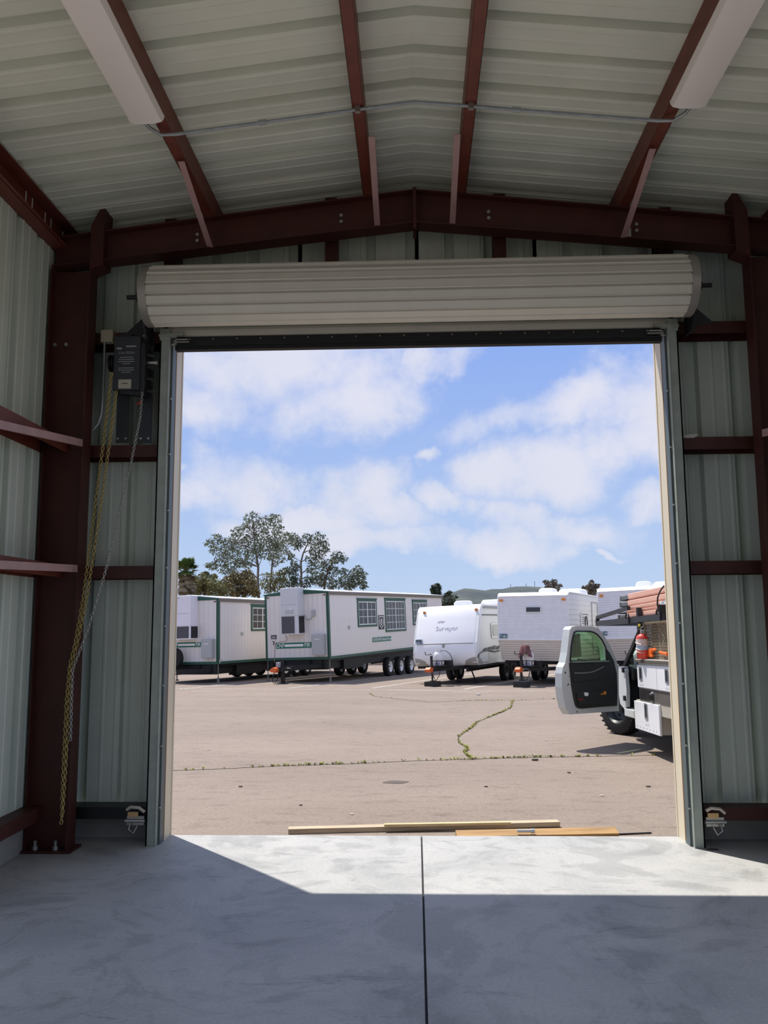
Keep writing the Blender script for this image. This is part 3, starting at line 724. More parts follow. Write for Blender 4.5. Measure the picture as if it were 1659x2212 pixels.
GRILLE = mat('condenser_grille', (84, 86, 92), .6, .3, .15, 60)
PANEL = mat('panel_grey', (172, 174, 176), .5, .1)
SIGNG = mat('sign_green', (18, 110, 88), .5)
SASH = mat('sash_white', (226, 228, 228), .5)
WGLASS = mat('dark_window_glass', (38, 44, 46), .12, 0, .5, 3, rgb2=(14, 17, 18), stretch=(1, 5, .5))
FRAMEBLK = mat('chassis_black', (22, 22, 23), .6, .1, .2, 6)
ORANGE = mat('orange_coupler', (214, 98, 44), .5)
TURQ = mat('plate_teal', (24, 92, 104), .5)
def face_m(o, n_axis='y'):
    """text matrix: lying on the front (-Y) face or the +X side face of a local frame"""
    if n_axis == 'y': return Matrix.Translation(o) @ Matrix.Rotation(pi/2, 4, 'X')
    return Matrix.Translation(o) @ Matrix.Rotation(pi/2, 4, 'Z') @ Matrix.Rotation(pi/2, 4, 'X')
def window_side(parent, X, v0, v1, w0, w1, cols, rows, trim=.075):
    """sliding window on the +X side: green casing, white sash, two lights with muntins"""
    wn_ = MB().ring([(v0, w0), (v1, w0), (v1, w1), (v0, w1)], [(v0+trim, w0+trim), (v1-trim, w0+trim), (v1-trim, w1-trim*1.5), (v0+trim, w1-trim*1.5)], YZX, X, X+.03).build('window', GREEN, parent)
    MB().box(X, X+.05, v0-.03, v1+.03, w1-.03, w1+.01).build('window_head', GREEN, wn_)
    a, b, c, d = v0+trim, v1-trim, w0+trim, w1-trim*1.5; mid = (a+b)/2; f = .035
    MB().ring([(a, c), (b, c), (b, d), (a, d)], [(a+f, c+f), (b-f, c+f), (b-f, d-f), (a+f, d-f)], YZX, X-.01, X+.022).box(X-.01, X+.024, mid-f*.7, mid+f*.7, c, d).build('sash', SASH, wn_)
    for p0, p1 in ((a+f, mid-f*.7), (mid+f*.7, b-f)):
        mt_ = MB()
        for i in range(1, cols): x = p0+(p1-p0)*i/cols; mt_.box(X-.004, X+.012, x-.009, x+.009, c+f, d-f)
        for j in range(1, rows): z = c+f+(d-c-2*f)*j/rows; mt_.box(X-.004, X+.012, p0, p1, z-.009, z+.009)
        mt_.build('muntins', SASH, wn_)
        for i in range(cols):
            for j in range(rows):
                MB().box(X+.001, X+.004, p0+(p1-p0)*i/cols+.002, p0+(p1-p0)*(i+1)/cols-.002, c+f+(d-c-2*f)*j/rows+.002, c+f+(d-c-2*f)*(j+1)/rows-.002).build('pane', WGLASS, wn_)
    return wn_

def office(fr, W, H, L, label, second):
    t = thing('office_trailer', label, 'trailer', mw=fr.m, group='green trimmed office trailers')
    hw = W/2; gw = fr.gl(0, 0)
    MB().box(-hw+.012, hw-.012, .012, L, 0, H).build('wall_core', SIDING, t)
    bw = .203
    src = None; n = int(W/bw)+1
    for k in range(n):
        x0 = -hw+k*W/n
        if src is None: src = MB().box(.003, W/n-.003, 0, .012, .02, H-.02).build('siding_board', SIDING, t); o = src
        else: o = share(src, 'siding_board', t)
        o.location = (x0, 0, 0)
    n = int(L/bw); src = None
    for k in range(n):
        if src is None: src = MB().box(hw-.012, hw, .003, L/n-.003, .02, H-.02).build('siding_board', SIDING, t); o = src
        else: o = share(src, 'siding_board', t)
        o.location = (0, k*L/n, 0)
    rp = .17                                     # rise of the shallow gable roof
    e_ = hw+.05
    MB().prism([(-e_, H), (e_, H), (e_, H+.03), (0, H+rp), (-e_, H+.03)], XYZ, -.04, 0.02).build('gable_fascia', GREEN, t)
    MB().prism([(-e_, H+.0), (e_, H+.0), (e_, H+.05), (0, H+rp+.03), (-e_, H+.05)], XYZ, .02, L+.05).build('roof', ROOFW, t)
    MB().box(hw, hw+.055, 0, L+.03, H-.08, H+.03).build('eave_trim', EAVE, t)
    MB().prism([(-hw, H-.015), (hw, H-.015), (hw, H+.02), (-hw, H+.02)], XYZ, -.03, 0).build('front_fascia', GREEN, t)
    for x in (-hw, hw): MB().box(x-.06 if x > 0 else x-.012, x+.012 if x > 0 else x+.06, -.02, .01, 0, H).build('corner_trim', GREEN, t)
    MB().box(hw-.01, hw+.016, -.02, .10, 0, H).build('corner_trim', GREEN, t)
    MB().box(-hw, hw, -.02, .012, -.06, .03).build('skirt_trim', GREEN, t)
    MB().box(hw-.01, hw+.018, 0, L, -.06, .03).build('skirt_trim', GREEN, t)
    # chassis
    MB().box(-hw+.1, hw-.1, .25, L-.1, -.14, -.05).build('underfloor', FRAMEBLK, t)
    for x in (-hw+.28, -.5, .5, hw-.28): MB().box(x-.05, x+.05, .05, L-.2, -.40, -.05).build('chassis_beam', FRAMEBLK, t)
    MB().box(-hw+.1, hw-.1, .05, .15, -.40, -.05).build('front_beam', FRAMEBLK, t)
    MB().box(hw-.45, hw-.12, 1.3, 2.9, -.48, -.05).build('battery_box', FRAMEBLK, t)
    tg = MB()
    for x in (-.9, .9): tg.bar((x, .1, -.27), (0, -1.15, -.30), .08, .14)
    tg.box(-.6, .6, -.3, -.2, -.33, -.2); tg.build('tongue', FRAMEBLK, t)
    jw = fr.gl(0, -1.0)
    MB().cyl((0, -1.0, jw+.03), (0, -1.0, .02), .06, 12).cyl((0, -1.0, jw+.02), (0, -1.0, -.45), .075, 12).build('jack', FRAMEBLK, t, smooth=40)
    MB().box(-.16, .16, -1.16, -.84, jw, jw+.03).build('jack_foot', BLACK, t)
    MB().tube([(.05, -1.0, -.28), (.30, -1.02, -.28), (.34, -1.02, -.30), (.34, -1.02, -.52)], .018, 6).cyl((.30, -1.02, -.52), (.40, -1.02, -.52), .022, 8).build('crank', BLACK, t, smooth=60)
    MB().box(-.17, -.03, -1.16, -1.0, -.24, -.07).build('breakaway_box', mat('breakaway_grey', (150, 150, 160), .5), t, bevel=.02)
    MB().prism([(-.28, -.36), (-.10, -.40), (-.05, -.34), (-.06, -.26), (-.16, -.22), (-.30, -.30)], XYZ, -1.35, -1.14).build('coupler', ORANGE, t, bevel=.01)
    MB().tube([(-.2, -1.2, -.4), (-.25, -1.25, -.62), (-.22, -1.2, -.80), (-.12, -1.15, -.62), (-.08, -1.1, -.42)], .016, 6).build('safety_chain', BLACK, t, smooth=60)
    for x in (-hw+.02, hw-.02):
        w = fr.gl(x, .05)
        MB().cyl((x, .05, w), (x, .05, -.05), .016, 8).prism([(x-.05, w), (x+.05, w), (x+.012, w+.22), (x-.012, w+.22)], XYZ, .03, .07).build('corner_stand', mat('stand_grey', (120, 118, 112), .6), t)
    # air conditioner on the front wall, condenser at its foot
    A = ACL if second else ACG
    dp = -.46
    if not second:
        a, b = fr.px(604.5, 1271, 1, dp), fr.px(644.5, 1370, 1, dp); vt, vb = fr.px(606, 1331.5, 1, dp).z, b.z
    else:
        a, b = fr.px(366, 1288, 1, dp), fr.px(410, 1381, 1, dp); vt, vb = fr.px(390, 1352.5, 1, dp).z, b.z
    x0, x1 = a.x, b.x; top = a.z
    ac = MB().box(x0, x1, dp, 0, vt, top).build('air_conditioner', A, t, bevel=.02)
    MB().box(x0, x1, dp+.02, 0, vb, vt).build('condenser_case', A, ac)
    fx = x0+.03; fx2 = x1-(.15 if not second else .06)
    MB().box(fx, fx2, dp+.005, dp+.03, vb+.04, vt-.02).build('condenser_grille', GRILLE, ac)
    MB().box(x1-.01, x1+.006, dp+.06, -.03, vb+.04, vt-.02).build('side_grille', BLACK, ac)
    zs = vt+(top-vt)*.40
    MB().box(x0+.02, x1-.02, dp-.004, dp, zs, zs+.012).build('panel_seam', PANEL, ac)
    if not second:
        for k in range(4): MB().box(x0+.20+k*.085, x0+.25+k*.085, dp-.004, dp, vt+.06, vt+.20).build('vent_slot', PANEL, ac)
        MB().box(x0+.36, x0+.42, dp-.004, dp, zs-.16, zs-.10).build('badge', WHITE, ac)
    else:
        MB().box(x1-.02, x1+.004, dp-.004, dp+.02, vb, top).build('corner_post', WHITE, ac)
        MB().box(x0+.10, x0+.42, dp-.004, dp, top-.10, top-.06).build('badge', PANEL, ac)
    # electrical panel, meter, cables, number plate, lettering on the front wall
    if not second: a, b = fr.px(672, 1371, 1, -.2), fr.px(699.5, 1415, 1, -.2)
    else: a, b = fr.px(434, 1381, 1, -.2), fr.px(457, 1422, 1, -.2)
    ep = MB().box(a.x, b.x, -.2, 0, b.z, a.z).build('electrical_panel', PANEL, t, bevel=.01)
    MB().box(a.x+.03, b.x-.03, -.206, -.2, b.z+.03, a.z-.03).build('panel_door', PANEL, ep)
    MB().box((a.x+b.x)/2-.10, (a.x+b.x)/2+.08, -.209, -.206, a.z-.17, a.z-.15).build('panel_label', WHITE, ep)
    if not second:
        a, b = fr.px(672, 1318, 1, -.09), fr.px(679, 1331, 1, -.09)
        MB().box(a.x, b.x, -.09, 0, b.z, a.z).build('disconnect_box', PANEL, t, bevel=.01)
        MB().tube([fr.px(x, y, 1, -.04) for x, y in ((674.5, 1331), (672, 1336), (667, 1339), (662, 1338), (659.5, 1334), (658.5, 1328))], .014, 6).build('cable', PANEL, t, smooth=60)
        a, b = fr.px(585.5, 1372.5, 1, -.01), fr.px(597.3, 1380.4, 1, -.01)
        nb = MB().box(a.x, b.x, -.016, 0, b.z, a.z).build('number_plate', BLACK, t)
        text('293', .12, WHITE, t, face_m(V(((a.x+b.x)/2, -.02, (a.z+b.z)/2-.015))), 'number')
        MB().tube([fr.px(x, y, 1, -.03) for x, y in ((616, 1371), (618.5, 1377), (621, 1383), (616, 1385.5), (603, 1386.5), (596, 1389), (593.5, 1396), (593, 1412), (593, 1431))], .009, 6).build('cable', mat('cord_tan', (190, 160, 140), .6), t, smooth=60)
        p = fr.px(591, 1389, 1, -.03); MB().tube([p+V((-.03, 0, .05)), p+V((.02, -.03, .05)), p+V((.03, -.03, -.04)), p+V((-.01, 0, -.06))], .016, 6).build('cord_hook', BLACK, t)
        s0, s1, yt, yb = 596, 673, 1389.5, 1399; words = ('CNF', 'FIR')
        m0, m1 = 615, 655.5
    else:
        s0, s1, yt, yb = 366, 435, 1388.5, 1397.5; words = ('CNF', 'FIR'); m0, m1 = 385, 421
    a, b = fr.px(s0, yt, 1, -.012), fr.px(s1, yb, 1, -.012); zc_ = (a.z+b.z)/2; hh = a.z-b.z
    MB().box(a.x, b.x, -.016, 0, zc_-hh/2, zc_+hh/2).build('lettering_band', SIGNG, t)
    p, q_ = fr.px(m0, yt, 1, -.012).x, fr.px(m1, yb, 1, -.012).x
    MB().box(p, q_, -.020, -.016, zc_-hh*.22, zc_+hh*.22).build('white_bar', WHITE, t)
    SER = mat('letter_white', (240, 244, 242), .5)
    text(words[0], hh*1.05, SER, t, face_m(V(((a.x+p)/2, -.018, zc_))), 'lettering', sx=(p-a.x)/(hh*1.05)/2.05)
    text(words[1], hh*1.05, SER, t, face_m(V(((q_+b.x)/2, -.018, zc_))), 'lettering', sx=(b.x-q_)/(hh*1.05)/1.75)
    for x in (-hw+.12, hw-.12):
        MB().box(x-.03, x+.03, -.025, 0, H-.10, H-.06).build('marker_light', mat('dull_red_lens', (110, 50, 44), .4), t)
    # right-hand side: windows, signs, wheels
    X = hw
    if not second:
        for (xa, xb, ya, yb, cl, rw) in ((771.8, 813, 1293, 1353.8, 2, 3), (831.5, 875.3, 1292.5, 1364, 3, 4), (890.8, 921.7, 1296, 1350, 2, 3)):
            xm = (xa+xb)/2; a, b = fr.px(xa, (ya+yb)/2, 0, X), fr.px(xb, (ya+yb)/2, 0, X); zt_, zb2 = fr.px(xm, ya, 0, X).z, fr.px(xm, yb, 0, X).z
            window_side(t, X, a.y, b.y, zb2, zt_, cl, rw)
        a, b = fr.px(817.2, 1344, 0, X), fr.px(829.3, 1344, 0, X); zt_, zb2 = fr.px(823, 1329, 0, X).z, fr.px(823, 1359.5, 0, X).z
        sg = MB().box(X, X+.012, a.y, b.y, zb2, zt_).build('shield_sign', BLACK, t)
        cy_, wd_, ht_ = (a.y+b.y)/2, (b.y-a.y)*.42, (zt_-zb2)*.44; zc2 = (zt_+zb2)/2
        half = [(0, 1), (.5, .93), (.9, 1), (1, .82), (.86, .62), (.98, .3), (1, -.1), (.85, -.5), (.45, -.72), (0, -1)]
        shp = half + [(-x, y) for x, y in reversed(half[1:-1])]
        so_ = [(cy_+x*wd_, zc2+y*ht_) for x, y in shp]; si_ = [(cy_+x*wd_*.84, zc2+y*ht_*.88) for x, y in shp]
        MB().ring(so_, si_, YZX, X+.012, X+.016).build('shield_outline', WHITE, sg)
        MB().prism([(cy_-wd_*.30, zc2+ht_*.55), (cy_+wd_*.30, zc2+ht_*.55), (cy_+wd_*.12, zc2+ht_*.2), (cy_+wd_*.12, zc2-ht_*.3), (cy_+wd_*.3, zc2-ht_*.5), (cy_-wd_*.3, zc2-ht_*.5), (cy_-wd_*.12, zc2-ht_*.3), (cy_-wd_*.12, zc2+ht_*.2)], YZX, X+.012, X+.016).build('shield_tree', WHITE, sg)
        for s_, o_ in (('U', -.52), ('S', .52)): text(s_, ht_*.75, WHITE, t, face_m(V((X+.014, cy_+o_*wd_, zc2)), 'x'), 'shield_letter', sx=.7)
        a, b = fr.px(804.2, 1381, 0, X), fr.px(844.6, 1380, 0, X); zt_, zb2 = fr.px(824, 1375.8, 0, X).z, fr.px(824, 1385.6, 0, X).z
        MB().box(X, X+.012, a.y, b.y, zb2, zt_).build('name_sign', SIGNG, t)
        hh = zt_-zb2; text('CLEVELAND National Forest', hh*.9, WHITE, t, face_m(V((X+.014, (a.y+b.y)/2, (zt_+zb2)/2)), 'x'), 'lettering', sx=(b.y-a.y)/(hh*.9)/12.2)
        a = fr.px(753.5, 1355.5, 0, X); MB().box(X, X+.03, a.y-.07, a.y+.07, a.z-.06, a.z+.06).build('outlet', PANEL, t)
        vs = [fr.px(x, y, 0, X-.12).y for x, y in ((841, 1440), (864.5, 1437), (886, 1435))]
    else:
        xa, xb, ya, yb = 542, 590, 1306, 1363
        a, b = fr.px(xa, 1335, 0, X), fr.px(xb, 1335, 0, X); zt_, zb2 = fr.px(560, ya, 0, X).z, fr.px(560, yb, 0, X).z
        window_side(t, X, a.y, b.y, zb2, zt_, 2, 3)
        a = fr.px(522.5, 1369, 0, X); MB().box(X, X+.03, a.y-.07, a.y+.07, a.z-.06, a.z+.06).build('outlet', PANEL, t)
        a = fr.px(473, 1428, 0, X); MB().prism([(a.y, a.z-.1), (a.y+.16, a.z+.06), (a.y, a.z+.06)], YZX, X, X+.02).build('corner_gusset', mat('gusset_pale', (196, 186, 176), .6), t)
        vs = [4.6, 5.45, 6.3]
        p = fr.px(379, 1422, 1, -.25)
        MB().lathe([(.16, -.09), (.32, -.09), (.36, -.05), (.36, .05), (.32, .09), (.16, .09)], (p.x-.02, -.30, p.z), (0, -1, 0), 28).build('spare_tyre', RUBBER, t, smooth=40)
    for v in vs:
        wheel(t, X-.16, v, fr, .37, .22, 1); wheel(t, -X+.16, v, fr, .37, .22, -1)
    for x in (-.5, .5): MB().box(x-.04, x+.04, vs[0]-.3, vs[2]+.3, -.5, -.3).build('axle_hanger', FRAMEBLK, t)
    return t
F1 = Frame(-7.852, 28.737, .175, .379, .023, -.004)
F2 = Frame(-4.086, 28.832, .307, .379, .034, .013)
office(F2, 2.477, 2.19, 11.34, 'grey-white office trailer with three green-cased windows and a black shield sign', False)
office(F1, 2.477, 2.126, 11.0, 'grey-white office trailer at the end of the row behind the shield-sign trailer', True)
# ------------------------------------------------------------------ campers
CWHITE = mat('camper_white', (240, 240, 242), .35, 0, .03, 2, bump=.04, bscale=3)
CSIDE = mat('camper_side_grey', (226, 228, 224), .4, 0, .03, 2)
CCAP = mat('camper_guard_grey', (158, 156, 152), .5)
ALU = mat('camper_aluminium', (240, 240, 244), .35, .03, .05, 5)
ALU2 = mat('camper_lower_beige', (222, 214, 204), .45, .0, .06, 5)
CTRIM = mat('camper_edge_trim', (236, 236, 236), .35)
GREYGRAPH = mat('graphic_charcoal', (70, 68, 70), .5)
HOSE = mat('gas_hose', (40, 40, 42), .6)
TANKW = mat('propane_white', (226, 226, 226), .4)
def tongue_gear(t, fr, jv, block=True, cloth=None, hose='arc', tank_u=.0, wood=False):
    """A-frame tongue, jack on a block, propane bottle, coupler for a camper; local front wall at v=0"""
    g0 = fr.gl(0, jv); fz = fr.gl(0, -.1)+.52
    tg = MB()
    for x in (-.75, .75): tg.bar((x, .5, fz), (0, jv-.1, fz), .06, .11)
    tg.box(-.45, .45, -.25, -.18, fz-.04, fz+.05); tg.build('tongue', FRAMEBLK, t)
    b = g0
    bl = MB().box(-.22, .22, jv-.15, jv+.15, b, b+.15).build('jack_block', BLACK, t, bevel=.008)
    if wood: MB().box(-.21, .21, jv-.14, jv+.14, b+.152, b+.20).build('jack_block', mat('block_grey', (84, 84, 86), .8), t, bevel=.006)
    top = b+(.20 if wood else .15)
    MB().cyl((0, jv, top), (0, jv, fz+.35), .028, 10).cyl((0, jv, top), (0, jv, top+.02), .09, 12).cyl((0, jv, fz-.06), (0, jv, fz+.42), .04, 10).build('jack', BLACK, t, smooth=40)
    MB().tube([(0, jv, fz+.44), (0, jv, fz+.47), (-.16, jv, fz+.45), (-.19, jv, fz+.46), (-.20, jv, fz+.55)], .013, 6).build('crank', BLACK, t, smooth=60)
    MB().prism([(jv-.30, fz-.06), (jv-.10, fz-.08), (jv-.02, fz+.0), (jv-.02, fz+.06), (jv-.22, fz+.08), (jv-.32, fz+.02)], YZX, -.11, .06).build('coupler', ORANGE, t, bevel=.012)
    # propane bottle on its tray
    tv = jv+.32; r = .155; tu = .12
    MB().box(tu-.2, tu+.22, tv-.18, tv+.18, fz+.08, fz+.11).build('tank_tray', FRAMEBLK, t)
    tk = MB().lathe([(0, .02), (r*.8, .0), (r, .05), (r, .30), (r*.92, .38), (r*.6, .42), (0, .43)], (tu, tv, fz+.11), (0, 0, 1), 22).build('propane_tank', TANKW, t, smooth=50)
    cl = MB()
    cl.ring(circ(tu, tv, .10, 16), circ(tu, tv, .092, 16), XYd, fz+.53, fz+.62).build('tank_collar', TANKW, tk)
    MB().cyl((tu, tv, fz+.53), (tu, tv, fz+.58), .02, 8).cyl((tu, tv-.02, fz+.565), (tu+.13, tv-.02, fz+.565), .016, 8).build('valve', BOLT, tk)
    MB().tube([(tu-.17, tv-.17, fz+.26), (tu+.18, tv-.17, fz+.26), (tu+.18, tv+.1, fz+.26)], .012, 6).box(tu-.02, tu+.0, tv-.18, tv-.16, fz+.1, fz+.26).box(tu+.15, tu+.17, tv-.18, tv-.16, fz+.1, fz+.26).build('tank_bracket', BLACK, t)
    MB().box(tu-.1, tu+.3, tv+.2, tv+.42, fz+.05, fz+.26).build('battery_box', BLACK, t, bevel=.01)
    MB().box(tu-.08, tu+.08, tv-.175, tv-.16, fz+.13, fz+.21).build('tank_label', mat('tank_label', (120, 126, 160), .5), t)
    if hose == 'arc':
        MB().tube([(tu+.13, tv-.02, fz+.565), (tu+.25, tv-.03, fz+.56), (tu+.38, tv-.02, fz+.46), (tu+.45, tv, fz+.28), (tu+.44, tv+.05, fz+.1), (tu+.34, tv+.1, fz-.02)], .011, 6).build('gas_hose', HOSE, t, smooth=60)
    else:
        for s_, c_ in ((-.12, .10), (.16, .12)):
            MB().tube([(s_+c_*cos(k*.52), jv-.05+.05*sin(k), fz-.16+.2*sin(k*.52)) for k in range(12)], .014, 6, closed=True).build('cable_loop', mat('cable_grey', (120, 116, 108), .6), t, smooth=60)
    MB().tube([(.02, jv-.1, fz-.02), (.1, jv-.12, fz-.22), (.13, jv-.05, fz-.34), (.2, jv+.05, fz-.2), (.2, jv+.2, fz)], .012, 6).build('safety_chain', mat('chain_dark', (70, 66, 60), .5, .4), t, smooth=60)
    return fz
def stab_jack(t, fr, u, v):
    w = fr.gl(u, v); MB().bar((u, v, w+.45), (u+.15, v, w+.03), .05, .03).box(u+.08, u+.24, v-.06, v+.06, w, w+.02).build('stabiliser', FRAMEBLK, t)

# rounded white camper: fibreglass nose leaning back towards the roof
F3 = Frame(.91, 27.149, .115, .415, .040, 0)
t3 = thing('travel_trailer', 'smooth white travel trailer with a rounded leaning nose and grey lower corner guards', 'trailer', mw=F3.m, group='parked travel trailers')
W3, H3, L3 = 2.241, 1.93, 6.4
hw = W3/2
nose = [(.16, 0), (.05, .10), (0, .30), (-.01, .45), (.05, .72), (.20, 1.10), (.38, 1.52), (.50, 1.76), (.58, 1.86), (.72, H3)]
def nose_v(w):
    for (a, b), (c, d) in zip(nose, nose[1:]):
        if b <= w <= d: return a+(c-a)*(w-b)/(d-b)
    return nose[-1][0]
MB().prism(nose+[(L3, H3-.02), (L3, 0)], YZX, -hw+.02, hw-.02).build('body', CSIDE, t3)
sk = MB(); us = [-hw+.0, -hw+.015, -hw+.06, -hw+.14, 0, hw-.14, hw-.06, hw-.015, hw]; off = [.16, .075, .025, 0, 0, 0, .025, .075, .16]
prf = nose+[(1.4, H3+.008), (L3, H3)]
P = []
for u, of in zip(us, off):
    for v, w in prf: P.append((u, v+of*(1 if w < H3 else .3)-.015, w+(-of*.25 if w > 1.7 else 0)))
n = len(prf); sk.add(P, [(i*n+j, (i+1)*n+j, (i+1)*n+j+1, i*n+j+1) for i in range(len(us)-1) for j in range(n-1)])
sk.build('nose_cap', CWHITE, t3, smooth=60, fix=True)
for s in (-1, 1):
    g_ = MB(); pts = [(0, 0), (.50, 0), (.40, .09), (.26, .18), (.10, .24), (0, .26)]
    us_ = [k/8 for k in range(9)]; P = []
    for k in us_:
        uu = hw-.005-.5*k; zt_ = .25*sqrt(max(0, 1-k*k))+.005
        of = .16*max(0, 1-(.5*k)/.10)**2
        for w in (0.0, zt_*.5, zt_): P.append((s*uu, nose_v(w)+of-.026, w))
    g_.add(P, [(i*3+j, (i+1)*3+j, (i+1)*3+j+1, i*3+j+1) for i in range(8) for j in range(2)]); g_.build('corner_guard', CCAP, t3, smooth=50)
    MB().prism([(.0, 0), (.42, 0), (.36, .10), (.22, .20), (.02, .25)], YZX, s*(hw-.012), s*(hw+.012)).build('side_guard', CCAP, t3)
    p = F3.px(916.8 if s < 0 else 1028.5, 1323.7 if s < 0 else 1317, 1, .45)
    MB().prism(circ(p.x, p.z, .05, 12, .045), XYZ, nose_v(p.z)-.05, nose_v(p.z)+.02).build('marker_light', mat('dull_amber', (205, 130, 60), .3), t3)
a, b = F3.px(901, 1392.5, 1, .03), F3.px(1022, 1389, 1, .03)
MB().bar((a.x, nose_v(a.z)-.022, a.z), (b.x, nose_v(b.z)-.022, b.z), .012, .025).build('nose_seam', CCAP, t3)
p = F3.px(959, 1395.5, 1, .03); MB().box(p.x-.05, p.x+.03, nose_v(p.z)-.03, nose_v(p.z)+.01, p.z-.06, p.z+.05).build('latch', CCAP, t3)
def nose_mat(u, w, tilt=.38, lift=.024): return Matrix.Translation(V((u, nose_v(w)-lift, w))) @ Matrix.Rotation(pi/2-tilt, 4, 'X')
p = F3.px(967, 1357.5, 1, .3); text('Surveyor', .21, mat('faded_grey_print', (186, 186, 194), .6), t3, nose_mat(p.x, p.z, .40, .018), 'lettering', ext=.004)
p = F3.px(955, 1346, 1, .35)
for k in range(4):
    MB().tube([(p.x-.2+.07*k, nose_v(p.z+.0)-.012, p.z-.02+.03*(k % 2)), (p.x-.12+.08*k, nose_v(p.z+.06)-.014, p.z+.06+.02*(k % 3))], .007, 5).build('emblem_stroke', mat('faded_grey_print', (186, 186, 194)), t3)
a, b = F3.px(896.5, 1382, 1, .02), F3.px(911, 1391, 1, .02)
zc_ = (a.z+b.z)/2; 
pl = MB().prism([(nose_v(b.z)-.02, b.z), (nose_v(b.z)-.05, b.z), (nose_v(a.z)-.05, a.z), (nose_v(a.z)-.02, a.z)], YZX, max(a.x, -hw+.03), b.x).build('number_plate', mat('plate_pale', (150, 170, 180), .5), t3)
text('TT-802', .10, mat('plate_ink', (30, 44, 52), .5), t3, nose_mat((a.x+b.x)/2+.03, zc_-.03, .25, .055), 'number', sx=.75)
MB().prism([(nose_v(a.z-.06)-.052, a.z-.055), (nose_v(a.z-.06)-.056, a.z-.055), (nose_v(a.z)-.056, a.z-.005), (nose_v(a.z)-.052, a.z-.005)], YZX, max(a.x, -hw+.03)+.02, b.x-.02).build('plate_band', mat('plate_ink', (30, 44, 52), .5), t3)
# side: roof rail, belt line, window, hatch, swoosh graphic
X = hw
MB().box(X-.03, X+.012, .75, L3, H3-.14, H3-.07).build('roof_rail', mat('rail_grey', (150, 152, 150), .5), t3)
a, b = F3.px(1040.5, 1328, 0, X), F3.px(1076, 1331, 0, X); MB().bar((X+.004, a.y, a.z), (X+.004, a.y+4.5, a.z), .008, .03).build('belt_line', GREYGRAPH, t3)
a, b = F3.px(1060, 1345, 0, X), F3.px(1085, 1378, 0, X); zt_, zb2 = F3.px(1067, 1346, 0, X).z, F3.px(1067, 1378, 0, X).z
ww = MB().ring(rrect(a.y, a.y+1.0, zb2, zt_, .08), rrect(a.y+.05, a.y+.95, zb2+.05, zt_-.05, .05), YZX, X, X+.02).build('window', CTRIM, t3)
MB().prism(rrect(a.y+.05, a.y+.95, zb2+.05, zt_-.05, .05), YZX, X+.002, X+.008).build('pane', mat('pale_glass', (178, 182, 172), .1), ww)
MB().box(X+.008, X+.012, a.y+.10, a.y+.20, zb2+.08, zt_-.1).build('pane_reflection_bar', CCAP, ww)
a, b = F3.px(1035, 1418.5, 0, X), F3.px(1056, 1418.5, 0, X); zt_, zb2 = F3.px(1045, 1407, 0, X).z, F3.px(1045, 1430, 0, X).z
hh_ = MB().ring(rrect(a.y, b.y, zb2, zt_, .06), rrect(a.y+.012, b.y-.012, zb2+.012, zt_-.012, .055), YZX, X, X+.012).build('hatch', CCAP, t3)
MB().prism(rrect(a.y+.012, b.y-.012, zb2+.012, zt_-.012, .055), YZX, X, X+.006).build('hatch_panel', CSIDE, hh_)
for k in range(4):
    v0, v1 = F3.px(1042.5+9.2*k, 1400, 0, X).y, F3.px(1050.5+9.2*k, 1400, 0, X).y
    z0, z1 = F3.px(1046+9*k, 1404.5-.6*k, 0, X).z, F3.px(1046+9*k, 1402-2.4*min(k, 2)-1.5, 0, X).z
    MB().prism([(v0, z0), (v1-.03, z0), (v1+.12, z1+.02), (v0+.16, z1)], YZX, X, X+.004).build('graphic', GREYGRAPH, t3)
sw_ = [F3.px(x, y, 0, X) for x, y in ((1032, 1420), (1034, 1414), (1039, 1409), (1047, 1406), (1058, 1405.5), (1068, 1407.5), (1079, 1405))]
MB().tube([(X+.001, q.y, q.z) for q in sw_], .02, 5).build('graphic', GREYGRAPH, t3)
MB().box(-hw+.05, hw-.05, .25, L3-.1, -.08, 0.0).build('underfloor', FRAMEBLK, t3)
for x in (-.7, .7): MB().box(x-.04, x+.04, .1, L3-.2, -.20, -.06).build('chassis_beam', FRAMEBLK, t3)
MB().box(hw-.02, hw+.16, 1.9, 2.6, .0, .03).build('entry_step', CSIDE, t3)
for v in (3.0, 3.75): wheel(t3, hw-.14, v, F3, .33, .2, 1, mat('dark_rim', (60, 60, 62), .5), False); wheel(t3, -hw+.14, v, F3, .33, .2, -1, mat('dark_rim', (60, 60, 62), .5), False)
stab_jack(t3, F3, -.2, 1.2); stab_jack(t3, F3, .5, 1.0)
tongue_gear(t3, F3, -1.12)
def roof_vent(t, fr, xa, xb, v, z, depth, h, mt, name, bev):
    a, b = fr.px(xa, 1300, 1, v), fr.px(xb, 1300, 1, v)
    MB().prism([(a.x, z), (b.x, z), (b.x-.03, z+h*.8), (b.x-.1, z+h), (a.x+.1, z+h), (a.x+.02, z+h*.7)], XYZ, v, v+depth).build(name, mt, t, bevel=bev)
roof_vent(t3, F3, 979, 1011, 1.1, H3, .5, .16, ROOFW, 'roof_vent', .03)
roof_vent(t3, F3, 1037, 1080, 2.6, H3, .8, .20, ROOFW, 'roof_air_conditioner', .06)

